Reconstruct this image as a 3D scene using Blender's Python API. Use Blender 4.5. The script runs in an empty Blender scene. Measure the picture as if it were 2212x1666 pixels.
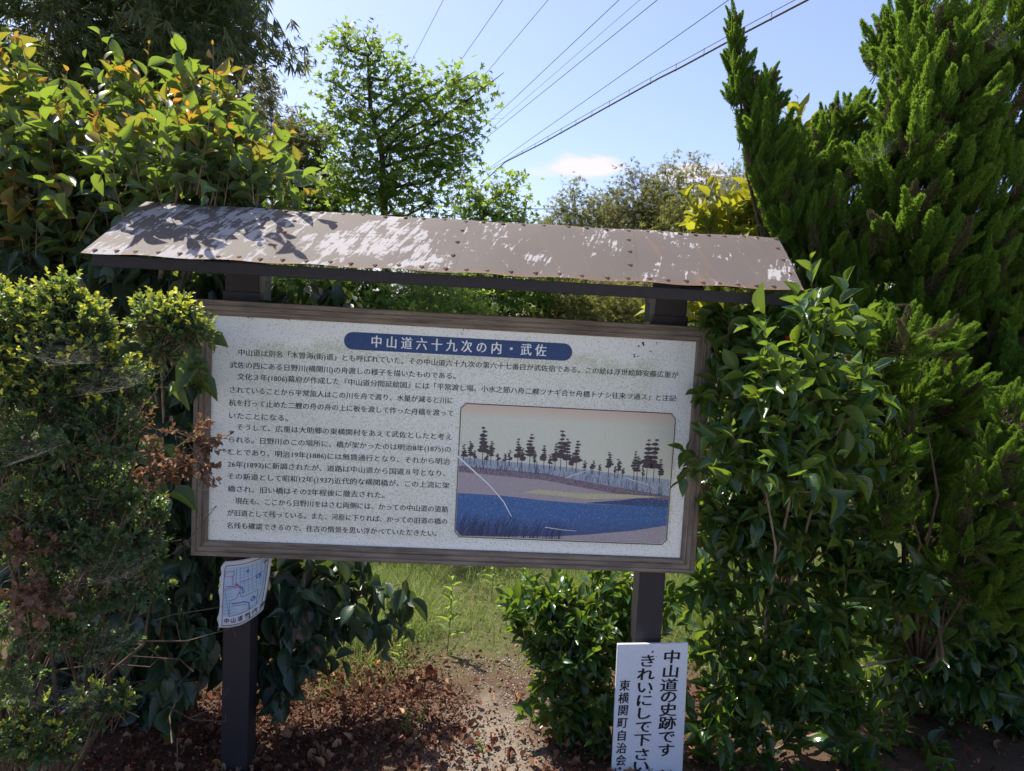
import bpy, math, random
import numpy as np
from mathutils import Vector, Matrix
random.seed(7); rng = np.random.default_rng(7)
scene = bpy.context.scene
COL = scene.collection
# ------------------------------------------------------------------ camera
YAW, PIT, ROL = .0537, -.0792, .055
cy_, sy_, cp_, sp_, cr_, sr_ = math.cos(YAW), math.sin(YAW), math.cos(PIT), math.sin(PIT), math.cos(ROL), math.sin(ROL)
FW = np.array([sy_*cp_, cy_*cp_, sp_]); _r = np.array([cy_, -sy_, 0.]); _u = np.cross(_r, FW)
RT = cr_*_r + sr_*_u; UP = -sr_*_r + cr_*_u
CAM = np.array([.066, -2.642, 1.717])
cd = bpy.data.cameras.new('camera'); cam = bpy.data.objects.new('camera', cd); COL.objects.link(cam)
cd.sensor_width = 36; cd.lens = 36*1534/2212; cd.clip_end = 3000; cd.clip_start = .02
M = Matrix.Identity(4)
for i in range(3):
    M[i][0] = RT[i]; M[i][1] = UP[i]; M[i][2] = -FW[i]; M[i][3] = CAM[i]
cam.matrix_world = M
scene.camera = cam
# ------------------------------------------------------------------ light
SUN_EL, SUN_AZ = math.radians(61), math.radians(-50)      # azimuth from +Y (away from camera), negative = left
SV = np.array([math.sin(SUN_AZ)*math.cos(SUN_EL), math.cos(SUN_AZ)*math.cos(SUN_EL), math.sin(SUN_EL)])
ld = bpy.data.lights.new('sun', 'SUN'); ld.energy = 4.2; ld.angle = math.radians(.53); ld.color = (1, .93, .82)
sun = bpy.data.objects.new('sun', ld); COL.objects.link(sun)
sun.rotation_euler = Vector(-SV).to_track_quat('-Z', 'Y').to_euler()
world = bpy.data.worlds.new('World'); scene.world = world; world.use_nodes = True
nt = world.node_tree; nt.nodes.clear()
def N(nt, typ, **kw):
    n = nt.nodes.new(typ)
    for k, v in kw.items():
        if k == 'inp':
            for a, b in v.items(): n.inputs[a].default_value = b
        else: setattr(n, k, v)
    return n
sky = N(nt, 'ShaderNodeTexSky', sky_type='NISHITA', sun_disc=False, sun_elevation=SUN_EL, sun_rotation=SUN_AZ,
        altitude=50, air_density=1.0, dust_density=2.0, ozone_density=3.6)
bg = N(nt, 'ShaderNodeBackground', inp={'Strength': .118}); wo = N(nt, 'ShaderNodeOutputWorld')
def pix_dir(px, py):
    d = FW + (px-1106)/1534*RT - (py-833)/1534*UP
    return d/np.linalg.norm(d)
# clouds: a few soft cumulus in the sky at their own directions
tc = N(nt, 'ShaderNodeTexCoord')
nz = N(nt, 'ShaderNodeTexNoise', inp={'Scale': 22., 'Detail': 6., 'Roughness': .6})
mpn = N(nt, 'ShaderNodeMapping', inp={'Scale': (1, 1, 2.2)})
nt.links.new(tc.outputs['Generated'], mpn.inputs['Vector']); nt.links.new(mpn.outputs[0], nz.inputs['Vector'])
def math_n(nt, op, a, b=None, c=None):
    m = N(nt, 'ShaderNodeMath', operation=op)
    for i, v in enumerate((a, b, c)):
        if v is None: continue
        if isinstance(v, (int, float)): m.inputs[i].default_value = v
        else: nt.links.new(v, m.inputs[i])
    return m.outputs[0]
acc = None
for px, py, wx, wy, st in ((1262, 358, .062, .019, .95), (1505, 385, .055, .02, .85), (1180, 372, .05, .008, .35), (100, -900, .4, .08, .6), (2500, -300, .3, .05, .6)):
    d = pix_dir(px, py); rx = np.cross(d, [0, 0, 1]); rx /= np.linalg.norm(rx); rz = np.cross(rx, d)
    def dotn(v, off):
        n = N(nt, 'ShaderNodeVectorMath', operation='DOT_PRODUCT'); nt.links.new(tc.outputs['Generated'], n.inputs[0]); n.inputs[1].default_value = tuple(v)
        return n.outputs['Value']
    a = math_n(nt, 'MULTIPLY', dotn(rx, 0), 1/wx); b = math_n(nt, 'MULTIPLY', dotn(rz, 0), 1/wy)
    r2 = math_n(nt, 'ADD', math_n(nt, 'POWER', math_n(nt, 'ABSOLUTE', a), 2.), math_n(nt, 'POWER', math_n(nt, 'ABSOLUTE', b), 2.))
    front = math_n(nt, 'GREATER_THAN', dotn(d, 0), 0.)
    e = math_n(nt, 'SUBTRACT', 1.15, math_n(nt, 'ADD', r2, math_n(nt, 'MULTIPLY', math_n(nt, 'SUBTRACT', nz.outputs[0], .5), -2.6)))
    mr = N(nt, 'ShaderNodeMapRange', interpolation_type='SMOOTHSTEP', inp={'From Min': 0., 'From Max': 1.1, 'To Min': 0., 'To Max': st})
    nt.links.new(e, mr.inputs[0])
    o = math_n(nt, 'MULTIPLY', mr.outputs[0], front)
    acc = o if acc is None else math_n(nt, 'MAXIMUM', acc, o)
mx = N(nt, 'ShaderNodeMix', data_type='RGBA'); mx.inputs[7].default_value = (4.3, 3.9, 4.1, 1)
tint = N(nt, 'ShaderNodeMix', data_type='RGBA', blend_type='MULTIPLY', inp={0: 1.}); tint.inputs[7].default_value = (1.05, .95, 1.01, 1)      # camera white balance
nt.links.new(acc, mx.inputs[0]); nt.links.new(sky.outputs[0], tint.inputs[6]); nt.links.new(tint.outputs[2], mx.inputs[6]); nt.links.new(mx.outputs[2], bg.inputs['Color'])
nt.links.new(bg.outputs[0], wo.inputs[0])
vs = scene.view_settings
vs.view_transform = 'Standard'; vs.look = 'None'; vs.gamma = 1; vs.use_curve_mapping = False; vs.exposure = 1.08
scene.cycles.max_bounces = 8; scene.cycles.transparent_max_bounces = 12; scene.cycles.transmission_bounces = 4
scene.cycles.diffuse_bounces = 4; scene.cycles.glossy_bounces = 3
scene.cycles.sample_clamp_indirect = 6
# ------------------------------------------------------------------ helpers
def at(px, py, Y=None, Z=None):
    d = FW + (px-1106)/1534*RT - (py-833)/1534*UP
    s = (Y-CAM[1])/d[1] if Y is not None else (Z-CAM[2])/d[2]
    return CAM + s*d
def proj(P):
    d = P - CAM; z = d@FW
    return 1106+1534*(d@RT)/z, 833-1534*(d@UP)/z, z
def tag(o, label=None, cat=None, group=None, kind=None):
    if label: o['label'] = label
    if cat: o['category'] = cat
    if group: o['group'] = group
    if kind: o['kind'] = kind
    return o
def empty(name, loc, label, cat, group=None):
    o = bpy.data.objects.new(name, None); o.empty_display_size = .1; COL.objects.link(o); o.location = tuple(map(float, loc))
    bpy.context.view_layer.update() if False else None
    return tag(o, label, cat, group)
def link(name, me, parent=None, mat=None):
    o = bpy.data.objects.new(name, me); COL.objects.link(o)
    if mat is not None and not me.materials: me.materials.append(mat)
    if parent is not None:
        o.parent = parent
        pl = Vector((0, 0, 0)); q = parent
        while q is not None: pl += q.location; q = q.parent       # roots here are translated only
        o.location = -pl if parent.get('_part') is None else (0, 0, 0)
    return o
def npmesh(name, V, F, uv=None, lc=None, smooth=True):
    """V (n,3), F (m,k) k=3/4 or list of arrays"""
    me = bpy.data.meshes.new(name)
    V = np.asarray(V, np.float32)
    if isinstance(F, np.ndarray): Fs = [F]
    else: Fs = F
    nv = len(V); tot = np.concatenate([np.full(len(f), f.shape[1], np.int32) for f in Fs]); loops = np.concatenate([f.ravel() for f in Fs]).astype(np.int32)
    me.vertices.add(nv); me.vertices.foreach_set('co', V.ravel())
    me.loops.add(len(loops)); me.loops.foreach_set('vertex_index', loops)
    me.polygons.add(len(tot)); st = np.concatenate([[0], np.cumsum(tot)[:-1]]).astype(np.int32)
    me.polygons.foreach_set('loop_start', st); me.polygons.foreach_set('loop_total', tot)
    me.polygons.foreach_set('use_smooth', np.full(len(tot), smooth))
    if uv is not None:
        l = me.uv_layers.new(name='uv'); l.data.foreach_set('uv', np.asarray(uv, np.float32)[loops].ravel())
    if lc is not None:
        c = me.color_attributes.new('lc', 'FLOAT_COLOR', 'POINT')
        c.data.foreach_set('color', np.concatenate([np.asarray(lc, np.float32), np.ones((nv, 1), np.float32)], 1).ravel())
    me.update(calc_edges=True)
    return me
class MB:
    def __init__(s): s.v = []; s.f = []; s.uv = []
    def add(s, V, F, uv=None):
        b = len(s.v); s.v += [tuple(map(float, p)) for p in V]; s.f += [tuple(b+i for i in f) for f in F]
        s.uv += [tuple(u) for u in uv] if uv is not None else [(0, 0)]*len(V)
        return s
    def box(s, lo, hi):
        x0, y0, z0 = lo; x1, y1, z1 = hi
        V = [(x0, y0, z0), (x1, y0, z0), (x1, y1, z0), (x0, y1, z0), (x0, y0, z1), (x1, y0, z1), (x1, y1, z1), (x0, y1, z1)]
        return s.add(V, [(0, 3, 2, 1), (4, 5, 6, 7), (0, 1, 5, 4), (1, 2, 6, 5), (2, 3, 7, 6), (3, 0, 4, 7)])
    def tube(s, pts, rad, n=6, cap=True):
        pts = [np.asarray(p, float) for p in pts]; rad = rad if hasattr(rad, '__len__') else [rad]*len(pts)
        V = []; F = []
        ref = np.array([.3, .1, 1.])
        for i, p in enumerate(pts):
            t = pts[min(i+1, len(pts)-1)]-pts[max(i-1, 0)]; t = t/(np.linalg.norm(t)+1e-9)
            a = np.cross(t, ref)
            if np.linalg.norm(a) < .05: a = np.cross(t, [1, 0, 0])
            a /= np.linalg.norm(a); b = np.cross(t, a)
            for k in range(n):
                q = 2*math.pi*k/n; V.append(p+rad[i]*(a*math.cos(q)+b*math.sin(q)))
        for i in range(len(pts)-1):
            for k in range(n):
                k2 = (k+1) % n; F.append((i*n+k, i*n+k2, (i+1)*n+k2, (i+1)*n+k))
        if cap: F.append(tuple(range(n-1, -1, -1))); F.append(tuple((len(pts)-1)*n+k for k in range(n)))
        return s.add(V, F)
    def mesh(s, name, smooth=False):
        me = bpy.data.meshes.new(name); me.from_pydata(s.v, [], s.f)
        l = me.uv_layers.new(name='uv'); idx = np.zeros(len(me.loops), np.int32); me.loops.foreach_get('vertex_index', idx)
        l.data.foreach_set('uv', np.asarray(s.uv, np.float32)[idx].ravel())
        if smooth: me.polygons.foreach_set('use_smooth', np.ones(len(me.polygons), bool))
        me.update(); return me
    def build(s, name, mat, parent=None, smooth=False, bevel=0):
        o = link(name, s.mesh(name, smooth), parent, mat)
        if bevel:
            m = o.modifiers.new('bevel', 'BEVEL'); m.width = bevel; m.segments = 2; m.limit_method = 'ANGLE'
        return o
# ------------------------------------------------------------------ materials
def newmat(name):
    m = bpy.data.materials.new(name); m.use_nodes = True; t = m.node_tree; t.nodes.clear()
    return m, t
def mixc(t, fac, a, b, mode='MIX'):
    n = N(t, 'ShaderNodeMix', data_type='RGBA', blend_type=mode)
    for i, v in ((0, fac), (6, a), (7, b)):
        if isinstance(v, (int, float)): n.inputs[i].default_value = v
        elif isinstance(v, tuple): n.inputs[i].default_value = (*v, 1)
        else: t.links.new(v, n.inputs[i])
    return n.outputs[2]
def noise(t, scale, detail=4, rough=.55, vec=None, mapscale=None, rot=None, coord='Object', dist=0.):
    n = N(t, 'ShaderNodeTexNoise', inp={'Scale': float(scale), 'Detail': float(detail), 'Roughness': rough, 'Distortion': dist})
    if vec is None:
        c = N(t, 'ShaderNodeTexCoord'); vec = c.outputs[coord]
    if mapscale or rot:
        if rot:
            m0 = N(t, 'ShaderNodeMapping', inp={'Rotation': rot}); t.links.new(vec, m0.inputs[0]); vec = m0.outputs[0]
        m = N(t, 'ShaderNodeMapping', inp={'Scale': mapscale or (1, 1, 1)})
        t.links.new(vec, m.inputs[0]); vec = m.outputs[0]
    t.links.new(vec, n.inputs['Vector'])
    return n.outputs[0]
def ramp(t, fac, stops):
    n = N(t, 'ShaderNodeValToRGB'); e = n.color_ramp.elements
    while len(e) < len(stops): e.new(.5)
    for k, (p, c) in enumerate(stops):
        e[k].position = p; e[k].color = (*c, 1) if isinstance(c, tuple) else (c, c, c, 1)
    t.links.new(fac, n.inputs[0]); return n.outputs[0]
def mrange(t, v, a, b, c=0., d=1.):
    n = N(t, 'ShaderNodeMapRange', inp={'From Min': a, 'From Max': b, 'To Min': c, 'To Max': d}); t.links.new(v, n.inputs[0]); return n.outputs[0]
def principled(t, color, rough=.7, bump=None, bstr=.3, spec=.5, metal=0., bdist=.002):
    p = N(t, 'ShaderNodeBsdfPrincipled', inp={'Metallic': metal, 'Specular IOR Level': spec})
    for k, v in (('Base Color', color), ('Roughness', rough)):
        if isinstance(v, (int, float)): p.inputs[k].default_value = v
        elif isinstance(v, tuple): p.inputs[k].default_value = (*v, 1)
        else: t.links.new(v, p.inputs[k])
    if bump is not None:
        b = N(t, 'ShaderNodeBump', inp={'Strength': bstr, 'Distance': bdist}); t.links.new(bump, b.inputs['Height']); t.links.new(b.outputs[0], p.inputs['Normal'])
    return p
def out(t, sh):
    o = N(t, 'ShaderNodeOutputMaterial'); t.links.new(sh, o.inputs[0])
def plain(name, c, rough=.7, var=.25, scale=40, spec=.4, metal=0.):
    m, t = newmat(name)
    n = noise(t, scale, 5)
    col = mixc(t, n, tuple(x*(1-var) for x in c), tuple(min(1, x*(1+var)) for x in c))
    out(t, principled(t, col, rough, n, .2, spec, metal).outputs[0]); return m
def leafmat(name, dark, light, young, trans, rough=.35, tf=.35, under=None, veins=True, spec=.5, worn=.0):
    m, t = newmat(name)
    a = N(t, 'ShaderNodeAttribute', attribute_name='lc'); s = N(t, 'ShaderNodeSeparateColor'); t.links.new(a.outputs['Color'], s.inputs[0])
    col = mixc(t, s.outputs[0], dark, light); col = mixc(t, s.outputs[1], col, young)  # young tint: new growth, and painted sunlit tips on box and juniper
    tcol = mixc(t, s.outputs[1], trans, tuple(min(.9, x*1.3) for x in young))
    tcol = mixc(t, mrange(t, s.outputs[0], 0, 1, .0, .35), tcol, tuple(x*.45 for x in trans))
    uvn = N(t, 'ShaderNodeUVMap'); sp = N(t, 'ShaderNodeSeparateXYZ'); t.links.new(uvn.outputs[0], sp.inputs[0])
    bump = None
    if veins:
        u = math_n(t, 'ABSOLUTE', math_n(t, 'SUBTRACT', sp.outputs[0], .5))
        mid = mrange(t, u, .012, .04, 1., 0.)
        w = math_n(t, 'SINE', math_n(t, 'MULTIPLY', math_n(t, 'SUBTRACT', sp.outputs[1], math_n(t, 'MULTIPLY', u, .55)), 62.))
        sv = mrange(t, w, .86, 1., 0., .35)
        v = math_n(t, 'MAXIMUM', mid, sv)
        col = mixc(t, math_n(t, 'MULTIPLY', v, .55), col, tuple(min(1, x*2.2+.03) for x in light))
        bump = math_n(t, 'SUBTRACT', math_n(t, 'MULTIPLY', w, .15), mid)
    nn = noise(t, 60, 3); col = mixc(t, 1., col, ramp(t, nn, [(.3, .75), (.7, 1.2)]), 'MULTIPLY')
    if worn:
        sp2 = noise(t, 140, 2); col = mixc(t, mrange(t, sp2, .68, .74, 0, worn), col, (.16, .08, .03))
    g = N(t, 'ShaderNodeNewGeometry')
    if under: col = mixc(t, g.outputs['Backfacing'], col, mixc(t, .5, col, under))
    p = principled(t, col, rough, bump, .25, spec, bdist=.001)
    rr = mixc(t, g.outputs['Backfacing'], mixc(t, s.outputs[2], (rough,)*3, (min(1, rough+.22),)*3), (.6, .6, .6)); t.links.new(rr, p.inputs['Roughness'])
    tr = N(t, 'ShaderNodeBsdfTranslucent'); t.links.new(tcol, tr.inputs[0])
    mxs = N(t, 'ShaderNodeMixShader', inp={0: tf}); t.links.new(p.outputs[0], mxs.inputs[1]); t.links.new(tr.outputs[0], mxs.inputs[2])
    out(t, mxs.outputs[0]); return m
M_CAM_L = leafmat('broad_camellia_leaf', (.030, .064, .038), (.060, .105, .050), (.68, .24, .02), (.32, .46, .04), .22, .38, (.09, .13, .05), worn=.5)
M_CAM_L2 = leafmat('drooping_camellia_leaf', (.022, .052, .036), (.045, .082, .042), (.16, .05, .035), (.12, .18, .03), .26, .28, (.06, .10, .05), worn=.5)
M_CAM_R = leafmat('narrow_camellia_leaf', (.010, .034, .013), (.034, .092, .022), (.34, .44, .03), (.30, .46, .03), .13, .30, (.10, .15, .04))
M_CAM_B = leafmat('back_camellia_leaf', (.10, .15, .02), (.17, .22, .03), (.42, .28, .03), (.50, .50, .03), .3, .45, (.12, .16, .05))
M_BOX = leafmat('box_leaf', (.024, .062, .034), (.050, .105, .045), (.62, .62, .05), (.26, .40, .06), .34, .32, None, False)
M_DEAD = leafmat('dead_leaf', (.12, .07, .045), (.25, .15, .095), (.35, .2, .1), (.30, .14, .05), .7, .3, None, False)
M_JUN = leafmat('juniper_spray', (.022, .055, .013), (.070, .145, .025), (.34, .52, .05), (.34, .56, .05), .6, .45, None, False, .3)
M_JUND = leafmat('juniper_dry_spray', (.075, .075, .035), (.15, .145, .07), (.2, .2, .08), (.16, .16, .06), .7, .25, None, False, .2)
M_BAMD = leafmat('dark_bamboo_leaf', (.035, .060, .028), (.075, .105, .045), (.22, .20, .07), (.26, .32, .10), .5, .42, None, False, .4)
M_BAMP = leafmat('pale_bamboo_leaf', (.09, .11, .045), (.19, .19, .08), (.30, .25, .12), (.28, .28, .10), .5, .4, None, False, .3)
M_TREE = leafmat('fresh_tree_leaf', (.045, .095, .020), (.090, .160, .035), (.20, .26, .04), (.36, .52, .07), .45, .48, None, False, .4)
M_OLIVE = leafmat('olive_leaf', (.09, .11, .03), (.17, .18, .055), (.24, .20, .07), (.32, .34, .08), .55, .42, None, False, .3)
M_GRASS = leafmat('grass_blade', (.07, .125, .035), (.16, .225, .07), (.38, .34, .17), (.36, .50, .10), .6, .42, None, False, .3)
M_LITTER = leafmat('litter_leaf', (.050, .016, .011), (.19, .060, .036), (.36, .22, .13), (.12, .04, .02), .75, .1, None, False, .2)
def barkmat(name, a, b, sc=30):
    m, t = newmat(name); n = noise(t, sc, 6, .6, mapscale=(1, 1, .35)); n2 = noise(t, 6, 3)
    col = mixc(t, mrange(t, n, .35, .65), a, b); col = mixc(t, mrange(t, n2, .5, .7, 0, .5), col, tuple(x*1.5 for x in b))
    out(t, principled(t, col, .85, n, .6, .2, bdist=.004).outputs[0]); return m
M_BARK = barkmat('grey_camellia_bark', (.11, .085, .06), (.25, .21, .16))
M_BARKD = barkmat('dark_bark', (.045, .033, .025), (.11, .08, .055))
M_TWIG = barkmat('brown_twig', (.10, .06, .035), (.20, .14, .09), 60)
M_CULM = barkmat('bamboo_culm', (.14, .16, .06), (.25, .26, .12), 10)
# ------------------------------------------------------------------ leaf templates: verts, quads, uv
def leaf_tmpl(seg, prof, fold=.18, arch=.2, petiole=0.):
    V = []; UVs = []
    for i in range(seg+1):
        t = i/seg; w = prof[i]; z = -arch*t*t
        for sx in (-1, 0, 1): V.append((sx*w, t, z + (fold*w if sx else 0))); UVs.append((.5+.5*sx*w/max(prof), t))
    F = []
    for i in range(seg):
        a = i*3; F += [(a, a+1, a+4, a+3), (a+1, a+2, a+5, a+4)]
    if petiole:
        b = len(V); V += [(-.02, -petiole, 0), (.02, -petiole, 0), (.03, .03, 0.0), (-.03, .03, 0.0)]; UVs += [(.5, 0)]*4; F.append((b, b+1, b+2, b+3))
    return np.array(V), np.array(F), np.array(UVs)
T_CAM = [leaf_tmpl(5, [.06, .80, 1., .90, .50, 0.], f, a, .13) for f, a in ((.25, .10), (.4, .22), (.12, .35), (.3, -.08))]
T_BOX = leaf_tmpl(2, [.3, 1., .15], .3, .1)
T_BAM = leaf_tmpl(3, [.35, 1., .6, 0.], .3, .25)
T_TREE = leaf_tmpl(2, [.15, 1., 0.], .3, .3)
def strip_tmpl(seg, arch, taper=True):
    V = []; U = []
    for i in range(seg+1):
        t = i/seg; w = 1-t*.95 if taper else 1
        V += [(-w, t, -arch*t*t), (w, t, -arch*t*t)]; U += [(0, t), (1, t)]
    return np.array(V), np.array([(2*i, 2*i+1, 2*i+3, 2*i+2) for i in range(seg)]), np.array(U)
T_BLADE = strip_tmpl(2, .35)
def cluster_tmpl(leaves, wid=.2):
    """several pointed leaflets in one template; each = a kite quad"""
    V = []; F = []; U = []
    for (o, d, n, l, w) in leaves:
        o = np.array(o); d = np.array(d, float); d /= np.linalg.norm(d); s = np.cross(d, n); s /= np.linalg.norm(s)+1e-9
        b = len(V); V += [o, o+d*l*.45+s*w, o+d*l, o+d*l*.45-s*w]; F.append((b, b+1, b+2, b+3)); U += [(.5, 0), (1, .5), (.5, 1), (0, .5)]
    return np.array(V), np.array(F), np.array(U)
def jun_tmpl(seed):
    r = np.random.default_rng(seed); L = []
    L.append(((0, 0, 0), (0, 1, 0), (0, 0, 1), 1., .055)); L.append(((0, 0, 0), (0, 1, 0), (1, 0, 0), 1., .055))
    for k in range(7):
        t = .1+.75*k/7; q = 2.4*k+r.uniform(0, 1); d = np.array([math.cos(q)*.9, 1, math.sin(q)*.9]); L.append(((0, t, 0), d, r.normal(size=3), .36-.12*t, .075))
    return cluster_tmpl(L)
T_JUN = [jun_tmpl(s) for s in range(3)]
def bam_tmpl(seed, n=5, w=.055):
    r = np.random.default_rng(seed); L = []
    for k in range(n):
        q = r.uniform(-1.1, 1.1); L.append(((0, .15*k/n, 0), (math.sin(q), math.cos(q), r.uniform(-.3, .3)), (r.uniform(-.6, .6), 0, 1), r.uniform(.6, 1), w))
    return cluster_tmpl(L)
T_BAMC = [bam_tmpl(s) for s in range(3)]
T_TREEC = [bam_tmpl(20+s, 6, .13) for s in range(3)]
T_PALM = [cluster_tmpl([((0, 0, 0), (math.sin(q), math.cos(q), -.15+.1*k), (0, 0, 1), 1-.12*abs(k-2), .17) for k, q in enumerate((-1.5, -.75, 0, .75, 1.5))])]
def frames(A, Nn):
    A = A/(np.linalg.norm(A, axis=1, keepdims=True)+1e-9); X = np.cross(A, Nn); X /= (np.linalg.norm(X, axis=1, keepdims=True)+1e-9); Z = np.cross(X, A)
    return np.stack([X, A, Z], -1)          # columns
def merge(tm, P, R, S, lc):
    """S (n,3) scales, lc (n,3)"""
    V0, F0, U0 = tm; n = len(P); k = len(V0)
    V = np.einsum('nij,nkj->nki', R, V0[None]*S[:, None, :]) + P[:, None, :]
    F = (F0[None]+(np.arange(n)*k)[:, None, None]).reshape(-1, 4)
    return V.reshape(-1, 3), F, np.tile(U0, (n, 1)), np.repeat(lc, k, 0)
def merge_many(name, tmpls, P, R, S, lc, mat, parent, kind='stuff', smooth=False):
    Vs, Fs, Us, Ls = [], [], [], []; b = 0; ids = rng.integers(0, len(tmpls), len(P))
    for i, tm in enumerate(tmpls):
        m = ids == i
        if not m.any(): continue
        V, F, U, L = merge(tm, P[m], R[m], S[m], lc[m]); Vs.append(V); Fs.append(F+b); Us.append(U); Ls.append(L); b += len(V)
    o = link(name, npmesh(name, np.concatenate(Vs), np.concatenate(Fs), np.concatenate(Us), np.concatenate(Ls), smooth), parent, mat)
    if kind: o['kind'] = kind
    return o
def unit(v): return v/(np.linalg.norm(v, axis=-1, keepdims=True)+1e-9)
def rdir(n): return unit(rng.normal(size=(n, 3)))
UPV = np.array([0, 0, 1.])
# ------------------------------------------------------------------ ground
def ground_h(x, y):
    return -.07 + .03*np.sin(x*1.3+.4)*np.cos(y*.9) + .02*np.sin(x*3.1+y*2.3) + .05*np.clip(np.abs(x-.15)-.7, 0, 1.2)*(y > -2.2)
def make_ground():
    def axis(lo, hi, fine0, fine1, st):
        a = list(np.arange(fine0, fine1+1e-6, st)); v = fine0; s = st; L = []
        while v > lo: s *= 1.35; v -= s; L.append(v)
        v = fine1; s = st; Rr = []
        while v < hi: s *= 1.35; v += s; Rr.append(v)
        return np.array(L[::-1]+a+Rr)
    xs = axis(-900, 900, -3, 3, .06); ys = axis(-900, 1200, -2.5, 6, .06)
    X, Y = np.meshgrid(xs, ys); Z = ground_h(X, Y)
    near = (np.abs(X) < 4) & (Y > -2.5) & (Y < 8)
    Z = Z + near*rng.normal(0, .006, X.shape)
    V = np.stack([X, Y, Z], -1).reshape(-1, 3); nx = len(xs)
    i = np.arange(len(ys)-1)[:, None]*nx+np.arange(nx-1)[None]
    F = np.stack([i, i+1, i+nx+1, i+nx], -1).reshape(-1, 4)
    m, t = newmat('path_ground')
    g = N(t, 'ShaderNodeTexCoord').outputs['Object']; s = N(t, 'ShaderNodeSeparateXYZ'); t.links.new(g, s.inputs[0])
    x, y = s.outputs[0], s.outputs[1]
    n1 = noise(t, 2.2, 5, .6, g); n2 = noise(t, 45, 5, .65, g); n3 = noise(t, 260, 3, .6, g)
    soil = mixc(t, n2, (.05, .032, .022), (.13, .085, .055))
    sand = mixc(t, n3, (.15, .12, .09), (.30, .26, .21))
    sand = mixc(t, mrange(t, n2, .5, .7, 0., .5), sand, (.14, .10, .075))
    dx = math_n(t, 'ABSOLUTE', math_n(t, 'SUBTRACT', x, math_n(t, 'ADD', .22, math_n(t, 'MULTIPLY', y, -.02))))
    sm = math_n(t, 'ADD', dx, math_n(t, 'MULTIPLY', math_n(t, 'SUBTRACT', n1, .5), 1.1))
    sm = math_n(t, 'ADD', sm, mrange(t, y, .45, 1.0, 0., .6))
    col = mixc(t, mrange(t, sm, .02, .32, .9, 0.), soil, sand)
    bounce_ground = mrange(t, y, -2.3, -2.0, 1., 0.)  # unseen pale ground behind the camera, added to bounce light onto the board
    col = mixc(t, mrange(t, math_n(t, 'ADD', y, math_n(t, 'MULTIPLY', n1, 1.2)), 1.3, 1.9), col, mixc(t, n2, (.06, .07, .025), (.13, .12, .06)))
    col = mixc(t, bounce_ground, col, mixc(t, n3, (.36, .34, .31), (.52, .50, .46)))
    out(t, principled(t, col, .92, math_n(t, 'ADD', n2, n3), .7, .15, bdist=.01).outputs[0])
    o = link('ground', npmesh('ground', V, F), None, m); tag(o, kind='structure')
make_ground()
# ------------------------------------------------------------------ wooden information board
def woodmat(name, a, b, axis='x', flecks=.5):
    m, t = newmat(name)
    uv = N(t, 'ShaderNodeUVMap').outputs[0]
    n = noise(t, 1, 8, .65, uv, (3., 160., 1)); n2 = noise(t, 1, 5, .6, uv, (5., 30., 1)); n3 = noise(t, 1, 4, .6, uv, (26, 90, 1))
    col = mixc(t, mrange(t, n, .35, .68), a, b); col = mixc(t, mrange(t, n2, .42, .62, 0, .55), col, tuple(x*1.4 for x in b))
    col = mixc(t, mrange(t, n3, .70, .76, 0, flecks), col, (.38, .40, .38))
    out(t, principled(t, col, .8, n, .8, .25, bdist=.002).outputs[0]); return m
M_WOOD = woodmat('weathered_grey_timber', (.085, .066, .052), (.22, .185, .15))
M_POST = plain('black_stained_post', (.026, .023, .028), .55, .35, 90, .4)
M_DARK = plain('dark_brown_timber', (.022, .018, .017), .75, .5, 60)
M_STRIP = plain('grey_metal_strip', (.13, .135, .14), .5, .15, 60)
M_BACK = plain('plain_backing_board', (.2, .17, .14), .8)
board = empty('information_board', (0, .05, -.05), 'large roofed wooden information board with white Japanese text panel and river picture', 'information board')
CZ, HW, HH = 1.29, .95, .474
def rail(side):
    prof = [(0, .055), (0, -.012), (.003, -.016), (.016, -.016), (.018, -.011), (.0195, -.011), (.0215, -.014), (.035, -.014), (.037, -.008), (.0385, -.008), (.0405, -.010), (.052, -.010), (.056, -.005), (.0565, .03)]
    V = []; UVs = []; ln = 2*(HW if side in 'TB' else HH); cum = 0; prev = None
    for d, h in prof:
        if prev: cum += math.hypot(d-prev[0], h-prev[1])
        prev = (d, h)
        for e in (-1, 1):
            if side == 'T': p = (e*(HW-d), h, CZ+HH-d)
            elif side == 'B': p = (e*(HW-d), h, CZ-HH+d)
            elif side == 'L': p = (-HW+d, h, CZ+e*(HH-d))
            else: p = (HW-d, h, CZ+e*(HH-d))
            V.append(p); UVs.append((e*ln/2+{'T': 0, 'B': 7, 'L': 13, 'R': 21}[side], cum))
    F = [(2*i, 2*i+1, 2*i+3, 2*i+2) for i in range(len(prof)-1)]
    n = 2*(len(prof)-1); F.append((n, n+1, 1, 0))
    F.append(tuple(range(0, 2*len(prof), 2))); F.append(tuple(range(1, 2*len(prof), 2))[::-1])
    # tiny gap at the mitre so two rails never share a face
    V = [(x*(.9996 if side in 'TB' else 1), y, CZ+(z-CZ)*(.9992 if side in 'LR' else 1)) for x, y, z in V]
    return MB().add(V, F, UVs).build('frame_rail', M_WOOD, board)
for s_ in 'TBLR': rail(s_)
MB().box((-.94, .031, CZ-.465), (.94, .046, CZ+.465)).build('backing_board', M_BACK, board)
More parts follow.
